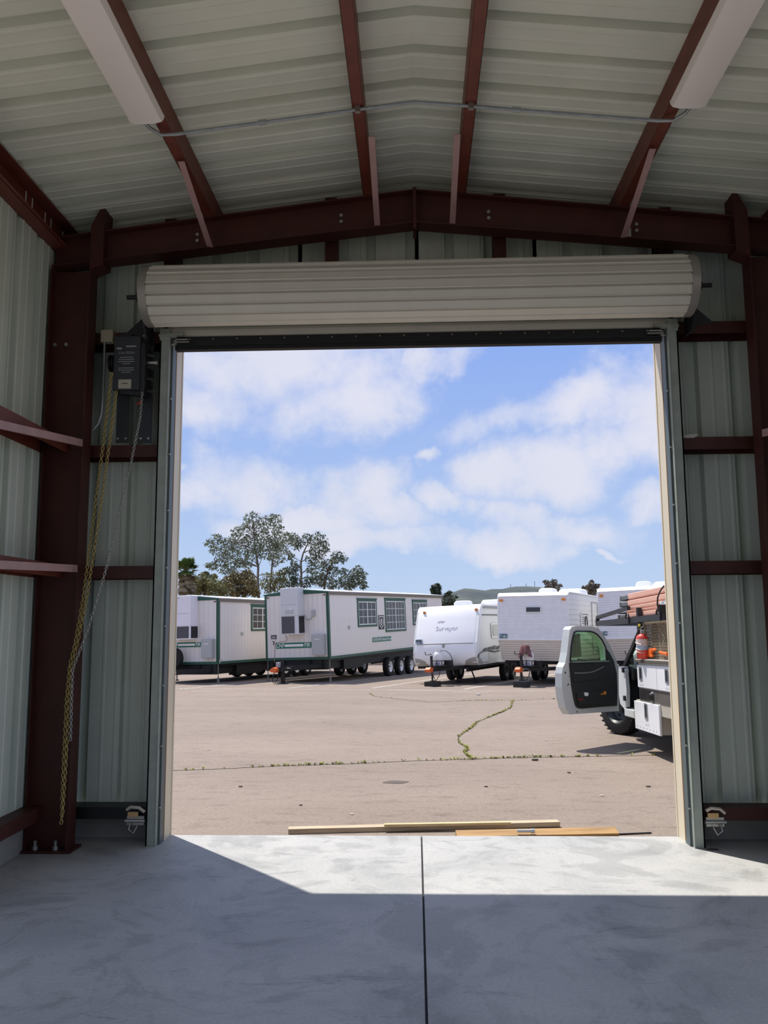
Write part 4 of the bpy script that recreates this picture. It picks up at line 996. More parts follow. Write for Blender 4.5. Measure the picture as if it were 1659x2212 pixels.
# ribbed aluminium campers
def ribbed(m_, u0, u1, w0, w1, n, fn, depth=.012):
    ws = []
    for k in range(n):
        a = w0+(w1-w0)*k/n; h = (w1-w0)/n; ws += [(a, 0), (a+h*.12, depth*.9), (a+h*.26, depth), (a+h*.40, depth*.7), (a+h*.80, -depth*.1)]
    ws.append((w1, 0)); P = []
    for u in (u0, u1):
        for w, d in ws: P.append(fn(u, w, d))
    k = len(ws); m_.add(P, [(i, i+1, k+i+1, k+i) for i in range(k-1)]); return m_
def ribbed_camper(fr, W, H, L, label, low, plate, windows):
    """fr origin at the break line of the front wall; low = height of the lower front below it"""
    t = thing('travel_trailer', label, 'trailer', mw=fr.m, group='parked travel trailers'); hw = W/2
    tk = .32
    body = [(0, 0), (tk, -low), (L, -low), (L, H-.05), (.12, H), (.02, H-.10)]
    MB().prism(body, YZX, -hw+.014, hw-.014).build('body', mat('camper_core', (220, 220, 224), .5), t)
    ribbed(MB(), -hw+.01, hw-.01, .012, H-.09, 21, lambda u, w, d: (u, .02*w/H-.004-d*2.0, w)).build('front_ribs', ALU, t, fix=False)
    ribbed(MB(), -hw+.01, hw-.01, -low, -.012, 9, lambda u, w, d: (u, tk*(-w/low)-.004-d, w), .010).build('lower_front_ribs', ALU2, t, fix=False)
    ribbed(MB(), .03, L, -.02, H-.06, 9, lambda v, w, d: (hw-.012+d*.8, v, w)).build('side_siding', mat('camper_side_white', (226, 226, 224), .4), t, fix=False)
    ribbed(MB(), .30, L, -low, -.02, 5, lambda v, w, d: (hw-.012+d*.8, v, w)).build('side_siding', ALU2, t, fix=False)
    for s in (-1, 1):
        MB().tube([(s*hw, 0, 0), (s*hw, .0, H*.5), (s*hw, .02, H-.12), (s*hw, .08, H-.02), (s*hw, .2, H+.005), (s*hw, 1.5, H), (s*hw, L, H-.045)], .022, 6).build('edge_trim', CTRIM, t, smooth=60)
        MB().tube([(s*hw, .0, 0), (s*hw, tk, -low)], .018, 6).build('edge_trim', ALU2, t, smooth=60)
    MB().prism([(.0, H-.10), (.11, H+.004), (L, H-.045), (L, H-.02), (.10, H+.02), (-.012, H-.09)], YZX, -hw, hw).build('roof', ROOFW, t)
    MB().box(-hw, hw, -.03, .0, -.02, .02).build('break_trim', CTRIM, t)
    MB().box(-hw+.05, hw-.05, tk+.1, L-.1, -low-.1, -low).build('underfloor', FRAMEBLK, t)
    for x in (-.7, .7): MB().box(x-.04, x+.04, tk, L-.2, -low-.22, -low-.05).build('chassis_beam', FRAMEBLK, t)
    for v in (3.2, 4.0):
        wheel(t, hw-.14, v, fr, .33, .2, 1, mat('dark_rim', (60, 60, 62), .5), False); wheel(t, -hw+.14, v, fr, .33, .2, -1, mat('dark_rim', (60, 60, 62), .5), False)
    for s in (-1, 1):
        MB().box(s*(hw-.12)-.055, s*(hw-.12)+.055, -.045, 0, H-.245, H-.185).build('marker_light', AMBER, t)
    return t
F4 = Frame(3.629, 26.486, .945, .465, 0.0, -.012)
t4 = ribbed_camper(F4, 2.275, 1.457, 6.6, 'ribbed aluminium travel trailer with a small dark slot window on its front wall', .66, 0, 0)
a, b = F4.px(1137, 1312, 1, -.012), F4.px(1167.5, 1321.5, 1, -.012)
wn4 = MB().box(a.x-.03, b.x+.03, -.036, .0, b.z-.03, a.z+.03).build('window', CTRIM, t4); MB().box(a.x, b.x, -.042, -.036, b.z, a.z).build('pane', mat('slot_glass', (52, 56, 66), .15), wn4)
a, b = F4.px(1079.5, 1369.5, 1, -.02), F4.px(1095.5, 1378.5, 1, -.02)
MB().box(a.x, b.x, -.040, -.0, b.z, a.z).build('number_plate', TURQ, t4); text('TT-801', .135, WHITE, t4, face_m(V(((a.x+b.x)/2, -.043, (a.z+b.z)/2-.02))), 'number', sx=.62)
X = 2.275/2
v0, v1 = F4.px(1254, 1335, 0, X).y, F4.px(1269, 1335, 0, X).y; zt_, zb2 = F4.px(1260, 1323, 0, X).z, F4.px(1260, 1353, 0, X).z
w4 = MB().ring(rrect(v0, v1, zb2, zt_, .05), rrect(v0+.04, v1-.04, zb2+.04, zt_-.04, .03), YZX, X, X+.03).build('window', CTRIM, t4)
for k in range(6):
    z = zb2+.05+(zt_-zb2-.1)*k/6; MB().box(X+.004, X+.02, v0+.05, v1-.05, z, z+(zt_-zb2-.1)/6*.6).build('louvre', ALU, w4)
MB().prism(rrect(v0+.04, v1-.04, zb2+.04, zt_-.04, .03), YZX, X+.001, X+.004).build('pane', WGLASS, w4)
MB().tube([F4.px(x, y, 0, X+.04) for x, y in ((1264.5, 1352), (1264.3, 1340), (1265, 1333), (1267, 1333), (1269, 1345), (1269, 1352))], .014, 6).build('grab_handle', BLACK, t4, smooth=60)
v0 = F4.px(1278, 1320, 0, X).y
MB().ring([(v0, -.5), (v0+.75, -.5), (v0+.75, 1.23), (v0, 1.23)], [(v0+.02, -.48), (v0+.73, -.48), (v0+.73, 1.21), (v0+.02, 1.21)], YZX, X-.002, X+.016).build('entry_door', CCAP, t4)
roof_vent(t4, F4, 1163, 1196, .55, 1.457, .5, .17, ROOFW, 'roof_vent', .03)
roof_vent(t4, F4, 1205, 1258, 2.4, 1.44, .8, .24, ROOFW, 'roof_air_conditioner', .06)
fz = tongue_gear(t4, F4, -1.12, hose='loops', wood=True)
# cloth thrown over the bottle and jack head
clo = MB(); na, nb_ = 24, 8; P = []
for j in range(nb_):
    for i in range(na):
        an = 2*pi*i/na; f = j/(nb_-1); rr = .02+.15*sqrt(f)+.03*sin(5*an+1)*f+.02*sin(9*an)*f
        drop = .05*f+max(0, f-.35)*(.40+.12*sin(3*an+2)+.06*sin(7*an)); P.append((.08+rr*cos(an)*1.05, -.98+rr*sin(an)*1.0, .74-drop))
P.append((.08, -.98, .745)); F_ = [(j*na+i, j*na+(i+1) % na, (j+1)*na+(i+1) % na, (j+1)*na+i) for j in range(nb_-1) for i in range(na)]
F_ += [(len(P)-1, (i+1) % na, i) for i in range(na)]
clo.add(P, F_); clo.v = [tuple(V(p)+V((0, 0, fz))) for p in clo.v]
o = clo.build('draped_cloth', mat('maroon_cloth', (122, 84, 84), .9, 0, .25, 9), None, smooth=70); o.matrix_world = F4.m
tag(o, 'faded maroon cloth draped over the propane bottle of the slot-window trailer', 'cloth')
F5 = Frame(6.86, 26.35, .985, .45, .03, -.01)
t5 = ribbed_camper(F5, 2.35, 1.571, 6.6, 'ribbed aluminium travel trailer rising behind the service truck rack', .70, 0, 0)
a, b = F5.px(1301.5, 1364, 1, -.02), F5.px(1312, 1372.5, 1, -.02)
MB().box(a.x, b.x, -.040, 0, b.z, a.z).build('number_plate', TURQ, t5); text('TT-803', .12, WHITE, t5, face_m(V(((a.x+b.x)/2, -.043, (a.z+b.z)/2))), 'number', sx=.6)
roof_vent(t5, F5, 1374.5, 1407.5, .55, 1.571, .5, .2, ROOFW, 'roof_vent', .03)
roof_vent(t5, F5, 1411, 1470, 2.0, 1.56, .8, .26, ROOFW, 'roof_air_conditioner', .06)
tongue_gear(t5, F5, -1.12)

# ------------------------------------------------------------------ service truck
FT = Frame(3.0, 12.4, gz(12.4), -.033, 0, -.03)      # origin at the ground below the driver's door hinge; +Y is the truck's nose
TX = lambda x, y, u: FT.px(x, y, 0, u)
tr = thing('service_truck', 'white service truck with an open black-lined door, tool boxes and a dark pipe rack', 'truck', mw=FT.m)
CABP = mat('truck_grey_white', (196, 202, 202), .35, 0, .03, 3)
BOXW = mat('truck_box_white', (236, 238, 242), .4, 0, .04, 3)
INT = mat('truck_interior_black', (26, 28, 28), .6, 0, .3, 5)
RACK = mat('rack_steel', (58, 60, 64), .5, .4, .15, 8)
WB = FT.gl(0, 0)
# cab shell (local X: 0 = driver's side skin, to 2.0; Y: -1.2 rear of cab to hinge 0 and hood 1.6 forward)
MB().prism([(-1.22, .45), (.10, .45), (.10, 1.02), (1.55, .98), (1.62, .75), (1.62, .55), (1.05, .50), (.95, .78), (.45, .78), (.33, .48), (.05, .36), (-1.22, .36)], YZX, .97+1.0, 2.0).build('far_body_side', CABP, tr)
MB().prism([(.05, .40), (.33, .48), (.45, .82), (.97, .82), (1.07, .50), (1.62, .55), (1.62, .78), (1.55, .98), (.10, 1.04), (.02, 1.0)], YZX, 0.0, .03).build('fender', CABP, tr, bevel=.01)
MB().prism([(.05, 1.02), (1.55, .96), (1.60, .90), (1.60, .86), (.05, .94)], YZX, .03, 1.97).build('hood', CABP, tr, bevel=.02)
MB().box(.05, 1.95, 1.55, 1.66, .48, .92).build('grille', BLACK, tr)
MB().box(-.02, 2.02, 1.62, 1.78, .40, .58).build('front_bumper', BOLT, tr, bevel=.02)
MB().prism([(-1.22, .33), (.10, .33), (.10, .44), (-1.22, .44)], YZX, -.005, .16).build('rocker', CABP, tr, bevel=.01)
MB().box(.05, 1.95, -1.22, .15, .40, .46).build('cab_floor', INT, tr)
MB().box(.10, 1.95, .12, .2, .46, 1.05).build('firewall', INT, tr)
MB().prism([(.15, .80), (-.12, .85), (-.14, 1.0), (.05, 1.06), (.2, 1.04)], YZX, .08, 1.92).build('dashboard', INT, tr, bevel=.02)
stw = MB(); stw.tube([V((.52, -.22, .98))+V((cos(k*.4)*.18, sin(k*.4)*.18*.45, sin(k*.4)*.18*.9)) for k in range(16)], .014, 6, closed=True).cyl((.52, -.20, .97), (.52, .1, .84), .03, 8); stw.build('steering_wheel', INT, tr, smooth=60)
for x0 in (.14, 1.05):
    MB().box(x0, x0+.75, -1.05, -.5, .50, .70).prism([(-1.12, .66), (-.92, .68), (-1.02, 1.24), (-1.17, 1.22)], YZX, x0+.02, x0+.73).build('seat', mat('seat_grey', (62, 64, 66), .8, 0, .2, 8), tr, bevel=.03)
for x in (.03, 1.97):
    MB().bar((x, .08, 1.03), (x*.9+.1, -.55, 1.60), .05, .06).build('windshield_pillar', INT, tr)
    MB().bar((x, -1.18, .44), (x*.9+.1, -1.16, 1.62), .06, .09).build('rear_pillar', INT, tr)
MB().prism([(-.02, .46), (.06, .46), (.08, 1.03), (.0, 1.04), (-.04, .98), (-.07, .70)], YZX, -.004, .045).build('door_jamb', CABP, tr)
MB().prism([(-1.24, 1.60), (-.55, 1.58), (-.5, 1.60), (-.6, 1.66), (-1.2, 1.68)], YZX, .12, 1.88).build('cab_roof', CABP, tr, bevel=.02)
ws_ = MB().add([(.06, .09, 1.04), (1.94, .09, 1.04), (1.85, -.55, 1.59), (.15, -.55, 1.59)], [(0, 1, 2, 3)]).build('windshield', glass('clear_glass', (205, 225, 210)), tr, fix=False)
MB().box(.05, 1.95, -1.25, -1.21, .42, 1.08).build('cab_back', CABP, tr)
# front wheels
for u, s in ((.14, -1), (1.86, 1)):
    w = wheel(tr, u, .72, FT, .40, .27, s, mat('steel_rim_dark', (52, 54, 54), .45, .3), True, 'front_wheel')
    tm = MB(); wz = FT.gl(u, .72)+.40
    for k in range(30):
        an = 2*pi*k/30
        for sg in (-1, 1): tm.bar((u+sg*.055, .72+cos(an)*.396, wz+sin(an)*.396), (u+sg*.14, .72+cos(an+.05)*.392, wz+sin(an+.05)*.392), .024, .008, (0, cos(an), sin(an)))
    tm.build('tread_blocks', RUBBER, w)
    cw = V((u, .72, wz)); w.matrix_local = Matrix.Translation(cw) @ Matrix.Rotation(radians(24), 4, 'Z') @ Matrix.Translation(-cw)
for u in (.22, 1.78): wheel(tr, u, -3.1, FT, .40, .42, -1 if u < 1 else 1, mat('steel_rim_dark', (82, 84, 84)), True, 'rear_wheel')
for x in (.6, 1.4): MB().box(x-.05, x+.05, -4.2, 1.5, .42, .56).build('chassis_rail', FRAMEBLK, tr)
MB().cyl((.2, .72, .40), (1.8, .72, .40), .05, 10).build('front_axle', FRAMEBLK, tr)
# service body: the box side stands a little proud of the cab
BU = -.20
a = lambda x, y: TX(x, y, BU)
c0 = a(1361.5, 1430); c1 = a(1364.5, 1483.5)
vf = -1.30; vr = -4.3
zt_, zm, zl = c0.z, c1.z, a(1373, 1511).z; zb2 = a(1376, 1572).z
up = MB().box(BU+.02, .75, vr, vf, zm, zt_).build('upper_box', mat('box_case_grey', (196, 194, 188), .5), tr)
v_split = a(1418, 1460).y
for i, (va, vb) in enumerate(((v_split+.008, vf-.005), (v_split-1.25, v_split-.008))):
    d_ = MB().box(BU, BU+.02, va, vb, zm+.01, zt_-.03).build('box_door', BOXW, tr, bevel=.006)
    vm = a(1384.5, 1455).y if i == 0 else a(1441, 1460).y; zc_ = a(1384.5, 1455).z
    MB().ring(rrect(vm-.06, vm+.06, zc_-.085, zc_+.085, .02), rrect(vm-.042, vm+.042, zc_-.065, zc_+.065, .012), YZX, BU-.008, BU+.004).build('latch', GALV, d_)
    MB().prism(rrect(vm-.042, vm+.042, zc_-.065, zc_+.065, .012), YZX, BU-.003, BU+.004).build('latch_paddle', DARKGREY, d_)
    MB().box(BU-.002, BU, vm-.08, vm+.08, zc_-.145, zc_-.12).build('sticker', mat('faint_sticker', (214, 216, 222), .5), d_)
MB().box(BU-.02, .80, vr, vf+.02, zt_, zt_+.035).build('box_lid', mat('lid_dark_edge', (92, 86, 80), .5), tr, bevel=.004)
MB().box(BU-.01, .80, vr, vf+.01, zt_+.035, zt_+.045).build('lid_top', mat('lid_top', (206, 198, 190), .5), tr)
bm_ = MB().box(BU+.015, 2.2, vr, vf-.01, zl, zm).build('bed_beam', mat('bed_beam_grey', (104, 100, 96), .5, .2, .2, 6), tr)
vm = a(1407, 1500).y; zc_ = (zl+zm)/2
MB().lathe([(.0, .03), (.03, .03), (.045, .012), (.055, .0), (.062, -.012), (.062, -.03)], (BU+.0, vm, zc_), (-1, 0, 0), 18).build('fuel_filler', BLACK, bm_, smooth=40)
MB().box(BU+.008, BU+.016, vm+.10, vf-.05, zl+.02, zm-.02).build('filler_plate', mat('smudged_dark', (58, 58, 58), .4, .2, .4, 14), bm_)
lv0, lv1 = a(1373, 1540).y, a(1424.5, 1550).y
lo = MB().prism([(lv0, zl), (lv1, zl), (lv1, zb2), (lv0, zb2)], YZX, BU+.02, .55).build('lower_box', mat('lower_case', (178, 172, 160), .5), tr)
ld = MB().prism([(lv0+.01, zl-.015), (lv1-.02, zl-.01), (lv1-.02, zb2-.01), (lv0+.01, zb2-.01)], YZX, BU-.01, BU+.02).build('box_door', BOXW, tr, bevel=.006)
vm, zc_ = a(1398, 1537).y, a(1398, 1537).z
MB().ring(rrect(vm-.06, vm+.06, zc_-.10, zc_+.10, .02), rrect(vm-.042, vm+.042, zc_-.078, zc_+.078, .012), YZX, BU-.018, BU-.006).build('latch', GALV, ld)
MB().prism(rrect(vm-.042, vm+.042, zc_-.078, zc_+.078, .012), YZX, BU-.013, BU-.006).build('latch_paddle', DARKGREY, ld)
MB().box(BU-.0115, BU-.0095, vm-.09, vm+.07, zc_-.17, zc_-.14).build('sticker', mat('faint_sticker', (214, 216, 222)), ld)
for k in range(7): MB().cyl((BU-.013, lv1+.10+k*(lv0-lv1-.2)/6, zb2+.03), (BU-.009, lv1+.10+k*(lv0-lv1-.2)/6, zb2+.03), .008, 6).build('rivet', BOLT, ld)
MB().box(BU+.02, 2.2, vr, lv1-.02, zl-.14, zl).build('rear_skirt', mat('lower_case', (178, 172, 160)), tr)
MB().box(.8, 2.2, vr, vf, zl+.1, zm+.02).build('bed_deck', INT, tr)
# upright mesh screen standing on the box lid
z0, z1 = zt_+.045, a(1370, 1343).z
pv = vf-.06
MB().bar((BU+.05, pv, z0), (BU+.05, pv, z1+.18), .06, .06, (0, 1, 0)).build('rack_post', RACK, tr)
MB().bar((BU+.05, vr+.1, z0), (BU+.05, vr+.1, z1+.05), .06, .06, (0, 1, 0)).build('rack_post', RACK, tr)
mesh_ = MB(); MU = BU+.09; mv0, mv1 = -3.6, pv-.03; dv, dz_ = .062, .036
nz = int((z1-z0)/dz_)
for j in range(nz):
    for i in range(int((mv1-mv0)/dv)):
        va = mv0+dv*i+(dv/2 if j % 2 else 0); za = z0+dz_*j
        mesh_.bar((MU, va, za), (MU, va+dv/2, za+dz_), .004, .009, (1, 0, 0)); mesh_.bar((MU, va+dv, za), (MU, va+dv/2, za+dz_), .004, .009, (1, 0, 0))
mesh_.build('mesh_screen', mat('mesh_tan_steel', (150, 140, 122), .5, .1), tr, kind='stuff', fix=False)
for v in (pv-.04, a(1409, 1390).y, -3.3): MB().bar((MU+.015, v, z0), (MU+.015, v, z1), .03, .03, (0, 1, 0)).build('mesh_frame', mat('mesh_frame_tan', (150, 138, 116), .5), tr)
MB().box(MU+.20, MU+.22, -3.6, pv-.02, z0-.02, z1-.02).build('tan_back_panel', mat('tan_panel', (206, 194, 166), .6, 0, .1, 3), tr)
# rack rails: lower rail forward over the cab, sloping upper rail, front cross rails
f0, f1 = TX(1290, 1347, BU+.03), TX(1437, 1332.5, BU+.03)
rl = MB(); rl.bar(f0, f1, .05, .075); rl.bar(f0+V((0, 0, .0)), f0+V((1.9, 0, 0)), .05, .075)
rl.build('lower_rail', RACK, tr)
u0_, u1_ = TX(1291, 1334, BU+.03), TX(1358, 1313.5, BU+.03)
MB().bar(u0_, u1_, .045, .05).bar(u0_, f0, .05, .05).build('upper_rail', RACK, tr)
MB().bar((BU+.03, a(1425, 1310).y, f1.z), (BU+.03, a(1425, 1310).y, f1.z+.15), .09, .06, (0, 1, 0)).build('rack_post', RACK, tr)
for x, y in ((1355, 1335), (1422, 1327)):
    p = TX(x, y, BU-.01); MB().tube([p+V((0, .07*cos(k*.52), .06*sin(k*.52)+.0)) for k in range(7)]+[p+V((0, -.07, -.08))], .012, 6).build('hook', BLACK, tr, smooth=60)
# open door, hung on the hinge line, swung out
hinge = V((0, 0, 0)); dd_ = V((-.87, -.80, 0)).normalized(); FD = None
class DFrame(Frame):
    pass
fd = Frame(0, 0, 0, 0); o3 = FT.o+FT.r*(-.005)+FT.a*.0
ax = (FT.r*dd_.x+FT.a*dd_.y).normalized()      # along the door from hinge to free edge
fd.o = o3; fd.u = V((0, 0, 1)); fd.r = V((ax.x, ax.y, 0)).normalized(); fd.a = fd.u.cross(fd.r)
fd.m = Matrix((fd.r, fd.a, fd.u)).transposed().to_4x4(); fd.m.translation = fd.o
dm = FT.m.inverted() @ fd.m
inner = 1 if fd.a.dot(CAM-fd.o) > 0 else -1      # which local side faces the photographer
OUT = [(1337, 1536), (1337, 1500), (1336, 1440), (1331, 1425), (1318, 1395), (1308, 1378), (1298, 1363), (1290, 1356), (1277, 1353), (1245, 1352.5), (1235, 1354), (1231, 1360), (1229, 1375), (1225, 1410), (1221, 1432), (1216, 1441), (1214, 1455), (1214, 1485), (1217, 1510), (1222, 1530), (1230, 1543.5), (1280, 1540)]
DT = .05
def dpx(x, y, d=DT): q = fd.px(x, y, 1, inner*d); return (q.x, q.z)
out = [dpx(x, y) for x, y in OUT]
WIN = [(1311.5, 1428), (1310, 1412), (1308, 1398), (1300, 1382), (1290, 1371), (1283, 1366.5), (1275, 1364), (1246, 1363.5), (1241, 1366), (1238, 1376), (1234, 1400), (1231.5, 1428)]
win_ = [dpx(x, y) for x, y in WIN]
def inset_ring(n_, poly):
    # resample polygon by angle about its centre so that outline and opening share vertex counts
    pass
def door_shell():
    # skin with a window opening: strips joined between the opening and the outline by angle
    cx_, cz_ = dpx(1270, 1398)
    def samp(poly, an):
        best = None
        for (x0, z0_), (x1, z1_) in zip(poly, poly[1:]+poly[:1]):
            dx_, dz2 = cos(an), sin(an); ex, ez = x1-x0, z1_-z0_; den_ = dx_*ez-dz2*ex
            if abs(den_) < 1e-9: continue
            t_ = ((x0-cx_)*ez-(z0_-cz_)*ex)/den_; s_ = ((x0-cx_)*dz2-(z0_-cz_)*dx_)/den_
            if t_ > 0 and -1e-6 <= s_ <= 1+1e-6 and (best is None or t_ > best): best = t_
        return (cx_+cos(an)*best, cz_+sin(an)*best)
    angs = sorted(set([atan2(z-cz_, x-cx_) for x, z in out+win_]))
    return [samp(out, q) for q in angs], [samp(win_, q) for q in angs]
oo, ii = door_shell()
DY = lambda a_, b_, d_: (a_, inner*d_, b_)
door = MB().ring(oo, ii, DY, -.06, DT).build('driver_door', CABP, tr); door.matrix_local = dm
PAN = [(1333.5, 1525), (1334.5, 1495), (1333, 1455), (1327, 1428), (1318, 1411), (1309.5, 1399), (1311.5, 1429), (1280, 1431), (1231.5, 1432), (1233, 1450), (1236, 1480), (1241, 1510), (1245, 1525), (1250, 1530), (1258, 1531), (1300, 1527)]
MB().prism([dpx(x, y, DT+.02) for x, y in PAN], DY, DT-.005, DT+.02).build('door_card', INT, door, bevel=.008)
MB().tube([(x, inner*(DT+.012), z) for x, z in [dpx(*q, DT+.01) for q in WIN]], .012, 6, closed=True).build('window_seal', BLACK, door, smooth=60)
MB().prism(win_, DY, .0, .004).build('door_glass', glass('green_door_glass', (208, 236, 208)), door)
MB().bar((dpx(1232, 1430)[0], inner*(DT+.02), dpx(1232, 1430)[1]), (dpx(1311, 1428)[0], inner*(DT+.02), dpx(1311, 1428)[1]), .05, .02).build('sill_strip', mat('sill_grey', (112, 126, 118), .5), door)
ap = [dpx(x, y, DT+.03) for x, y in ((1241, 1454), (1262, 1454), (1278, 1452), (1290, 1447), (1304, 1440))]
MB().tube([(x, inner*(DT+.03), z) for x, z in ap], .012, 6).build('armrest_trim', mat('armrest_grey', (112, 114, 112), .5), door, smooth=60)
MB().prism([dpx(x, y, DT+.05) for x, y in ((1242, 1456), (1276, 1455), (1292, 1449), (1292, 1470), (1244, 1474))], DY, DT, DT+.035).build('armrest', INT, door, bevel=.015)
MB().prism([dpx(x, y, DT+.04) for x, y in ((1247, 1497), (1325, 1492), (1322, 1520), (1252, 1524))], DY, DT, DT+.04).build('map_pocket', INT, door, bevel=.01)
for nm, pts_, mt_ in (('white_card', ((1263, 1496), (1271, 1496), (1272, 1500), (1270, 1504), (1264, 1503)), WHITE), ('orange_tag', ((1303, 1499), (1307, 1493), (1311, 1494.5), (1309, 1501)), mat('tag_orange', (230, 140, 30), .5)), ('orange_tag', ((1298, 1498.5), (1302, 1498), (1303, 1501), (1299, 1500.5)), mat('tag_orange', (230, 140, 30))), ('red_reflector', ((1251, 1510.5), (1261, 1509.5), (1261, 1512), (1251, 1513)), mat('reflector_red', (140, 34, 24), .3))):
    MB().prism([dpx(x, y, DT+.05) for x, y in pts_], DY, DT+.02, DT+.046).build(nm, mt_, door)
for x, y, r_ in ((1221, 1453, .013), (1227.5, 1478.5, .012), (1229, 1461, .005), (1225, 1481, .006), (1246.5, 1537.5, .01)):
    q = dpx(x, y); MB().prism(circ(q[0], q[1], r_, 10), DY, DT, DT+.004).build('door_fitting', BLACK, door)
# mirror seen through the window, on the outer side of the door
mr = [dpx(x, y, -.25) for x, y in ((1238, 1369), (1250, 1368.5), (1254, 1419), (1235, 1421))]
MB().prism(mr, DY, -.30, -.22).build('mirror_head', mat('mirror_black', (40, 44, 40), .5), door, bevel=.02)
q0, q1 = dpx(1250, 1425, -.2), dpx(1281, 1429, -.1)
MB().bar((q0[0], inner*-.22, q0[1]), (q1[0], inner*-.06, q1[1]), .03, .03).build('mirror_arm', BLACK, door)
for z in (.55, .95): MB().box(-.03, .03, -.02, .05, z, z+.07).build('hinge', BLACK, tr)

# things carried on the truck
def on_truck(m_): m_.v = [tuple(FT.m @ V(p)) for p in m_.v]; return m_
SAL = mat('salmon_plastic', (240, 186, 166), .5, 0, .06, 3); SALD = mat('slate_end_cap', (92, 96, 98), .6)
lay = [(1357.5, 1283, 1296), (1357, 1297.5, 1310), (1355, 1310.5, 1319), (1354, 1319.5, 1325), (1353.5, 1325.5, 1336)]
BUU = BU+.10
for k, (x, yt, yb) in enumerate(lay):
    p, q = TX(x, yt, BUU), TX(x, yb, BUU); v_end = p.y
    base3 = FT.m @ V((BUU, v_end, q.z))
    cs = thing('plastic_trough', 'long salmon plastic trough with dark end, %s on the truck rack' % ('topmost', 'second from the top', 'third from the top', 'second from the bottom', 'lowest')[k], 'trough', base3, 'salmon troughs stacked on the rack')
    loc = lambda m_: (setattr(m_, 'v', [tuple((FT.m @ V(pp))-base3) for pp in m_.v]), m_)[1]
    loc(MB().prism([(BUU, q.z+.004), (BUU+.55, q.z+.004), (BUU+.60, p.z), (BUU+.0, p.z), (BUU-.012, p.z-.006), (BUU-.008, q.z+.02)], XYZ, -3.9, v_end)).build('shell', SAL, cs, bevel=.004)
    loc(MB().box(BUU-.006, BUU+.60, v_end-3.0, v_end, p.z-.010, p.z-.001)).build('rim', SAL, cs)
    loc(MB().box(BUU+.01, BUU+.56, v_end, v_end+.44, q.z+.012, p.z-.012)).build('end_cap', SALD, cs, bevel=.006)
    loc(MB().box(BUU-.004, BUU+.57, v_end+.43, v_end+.47, q.z+.006, p.z-.006)).build('end_lip', mat('lip_grey', (170, 170, 168), .6), cs)
# straps and small camera box on the rack
p = [TX(x, y, BU-.03) for x, y in ((1434, 1266), (1427, 1275), (1421, 1290), (1420, 1305), (1423, 1320))]
o = on_truck(MB().tube(p, .01, 6)).build('black_cord', BLACK, None, smooth=60); tag(o, 'black cord looped down the side of the salmon trough stack', 'cord')
p, q = TX(1421.5, 1299, BU-.02), TX(1434, 1305, BU-.02)
o = on_truck(MB().box(BU+.0, BU+.09, q.y, p.y, q.z, p.z)).build('white_fitting', WHITE, None, bevel=.004); tag(o, 'white boxed fitting strapped to the rack post beside the trough stack', 'fitting')
# fire extinguisher strapped to the post
p, q = TX(1379, 1368, BU-.03), TX(1383, 1417, BU-.03); cu, cv = BU+.0, (p.y+q.y)/2-.03; zb_, zt2 = zt_+.047, p.z; r = .075
eb = FT.m @ V((cu, cv, zb_))
fe = thing('fire_extinguisher', 'red fire extinguisher with a white label strapped at the mesh screen of the truck', 'fire extinguisher', eb)
EL = lambda m_: (setattr(m_, 'v', [tuple((FT.m @ V(pp))-eb) for pp in m_.v]), m_)[1]
hE = zt2-zb_
EL(MB().lathe([(0, 0), (r*.9, 0), (r, .012), (r, hE*.80), (r*.85, hE*.90), (r*.4, hE*.97), (0, hE)], (cu, cv, zb_), (0, 0, 1), 24)).build('cylinder', mat('extinguisher_red', (212, 74, 62), .35), fe, smooth=50)
EL(MB().lathe([(r+.001, hE*.42), (r+.0015, hE*.43), (r+.0015, hE*.76), (r+.001, hE*.77)], (cu, cv, zb_), (0, 0, 1), 24)).build('label', mat('label_pinkish', (226, 206, 200), .5, 0, .25, 40), fe, smooth=50)
EL(MB().lathe([(r+.0018, hE*.35), (r+.002, hE*.36), (r+.002, hE*.50), (r+.0018, hE*.51)], (cu, cv, zb_), (0, 0, 1), 24)).build('label_band', mat('label_blue', (168, 190, 214), .5, 0, .3, 60), fe, smooth=50)
EL(MB().cyl((cu, cv, zb_+hE), (cu, cv, zb_+hE+.05), .02, 10).bar((cu, cv+.05, zb_+hE+.055), (cu, cv-.10, zb_+hE+.085), .022, .012).bar((cu, cv+.02, zb_+hE+.04), (cu, cv-.13, zb_+hE+.03), .02, .01)).build('valve_lever', BOLT, fe)
EL(MB().tube([(cu, cv+.02, zb_+hE+.04), (cu, cv+.10, zb_+hE+.05), (cu-.02, cv+.13, zb_+hE-.05), (cu-.02, cv+.12, zb_+hE-.16)], .011, 6)).build('hose', BLACK, fe, smooth=60)
EL(MB().cyl((cu, cv+.05, zb_+hE+.10), (cu-.02, cv+.05, zb_+hE+.10), .02, 10)).build('gauge', mat('gauge_yellow', (206, 190, 60), .5), fe)
for z in (.40, .62, .30): EL(MB().tube([(cu+(r+.004)*cos(an), cv+(r+.004)*sin(an), zb_+hE*z+.02*sin(an)) for an in [k*.4-.6 for k in range(14)]]+[(cu+.03, cv+.2, zb_+hE*z+.05)], .007, 5)).build('strap', mat('strap_white', (214, 208, 198), .6), fe, smooth=60)
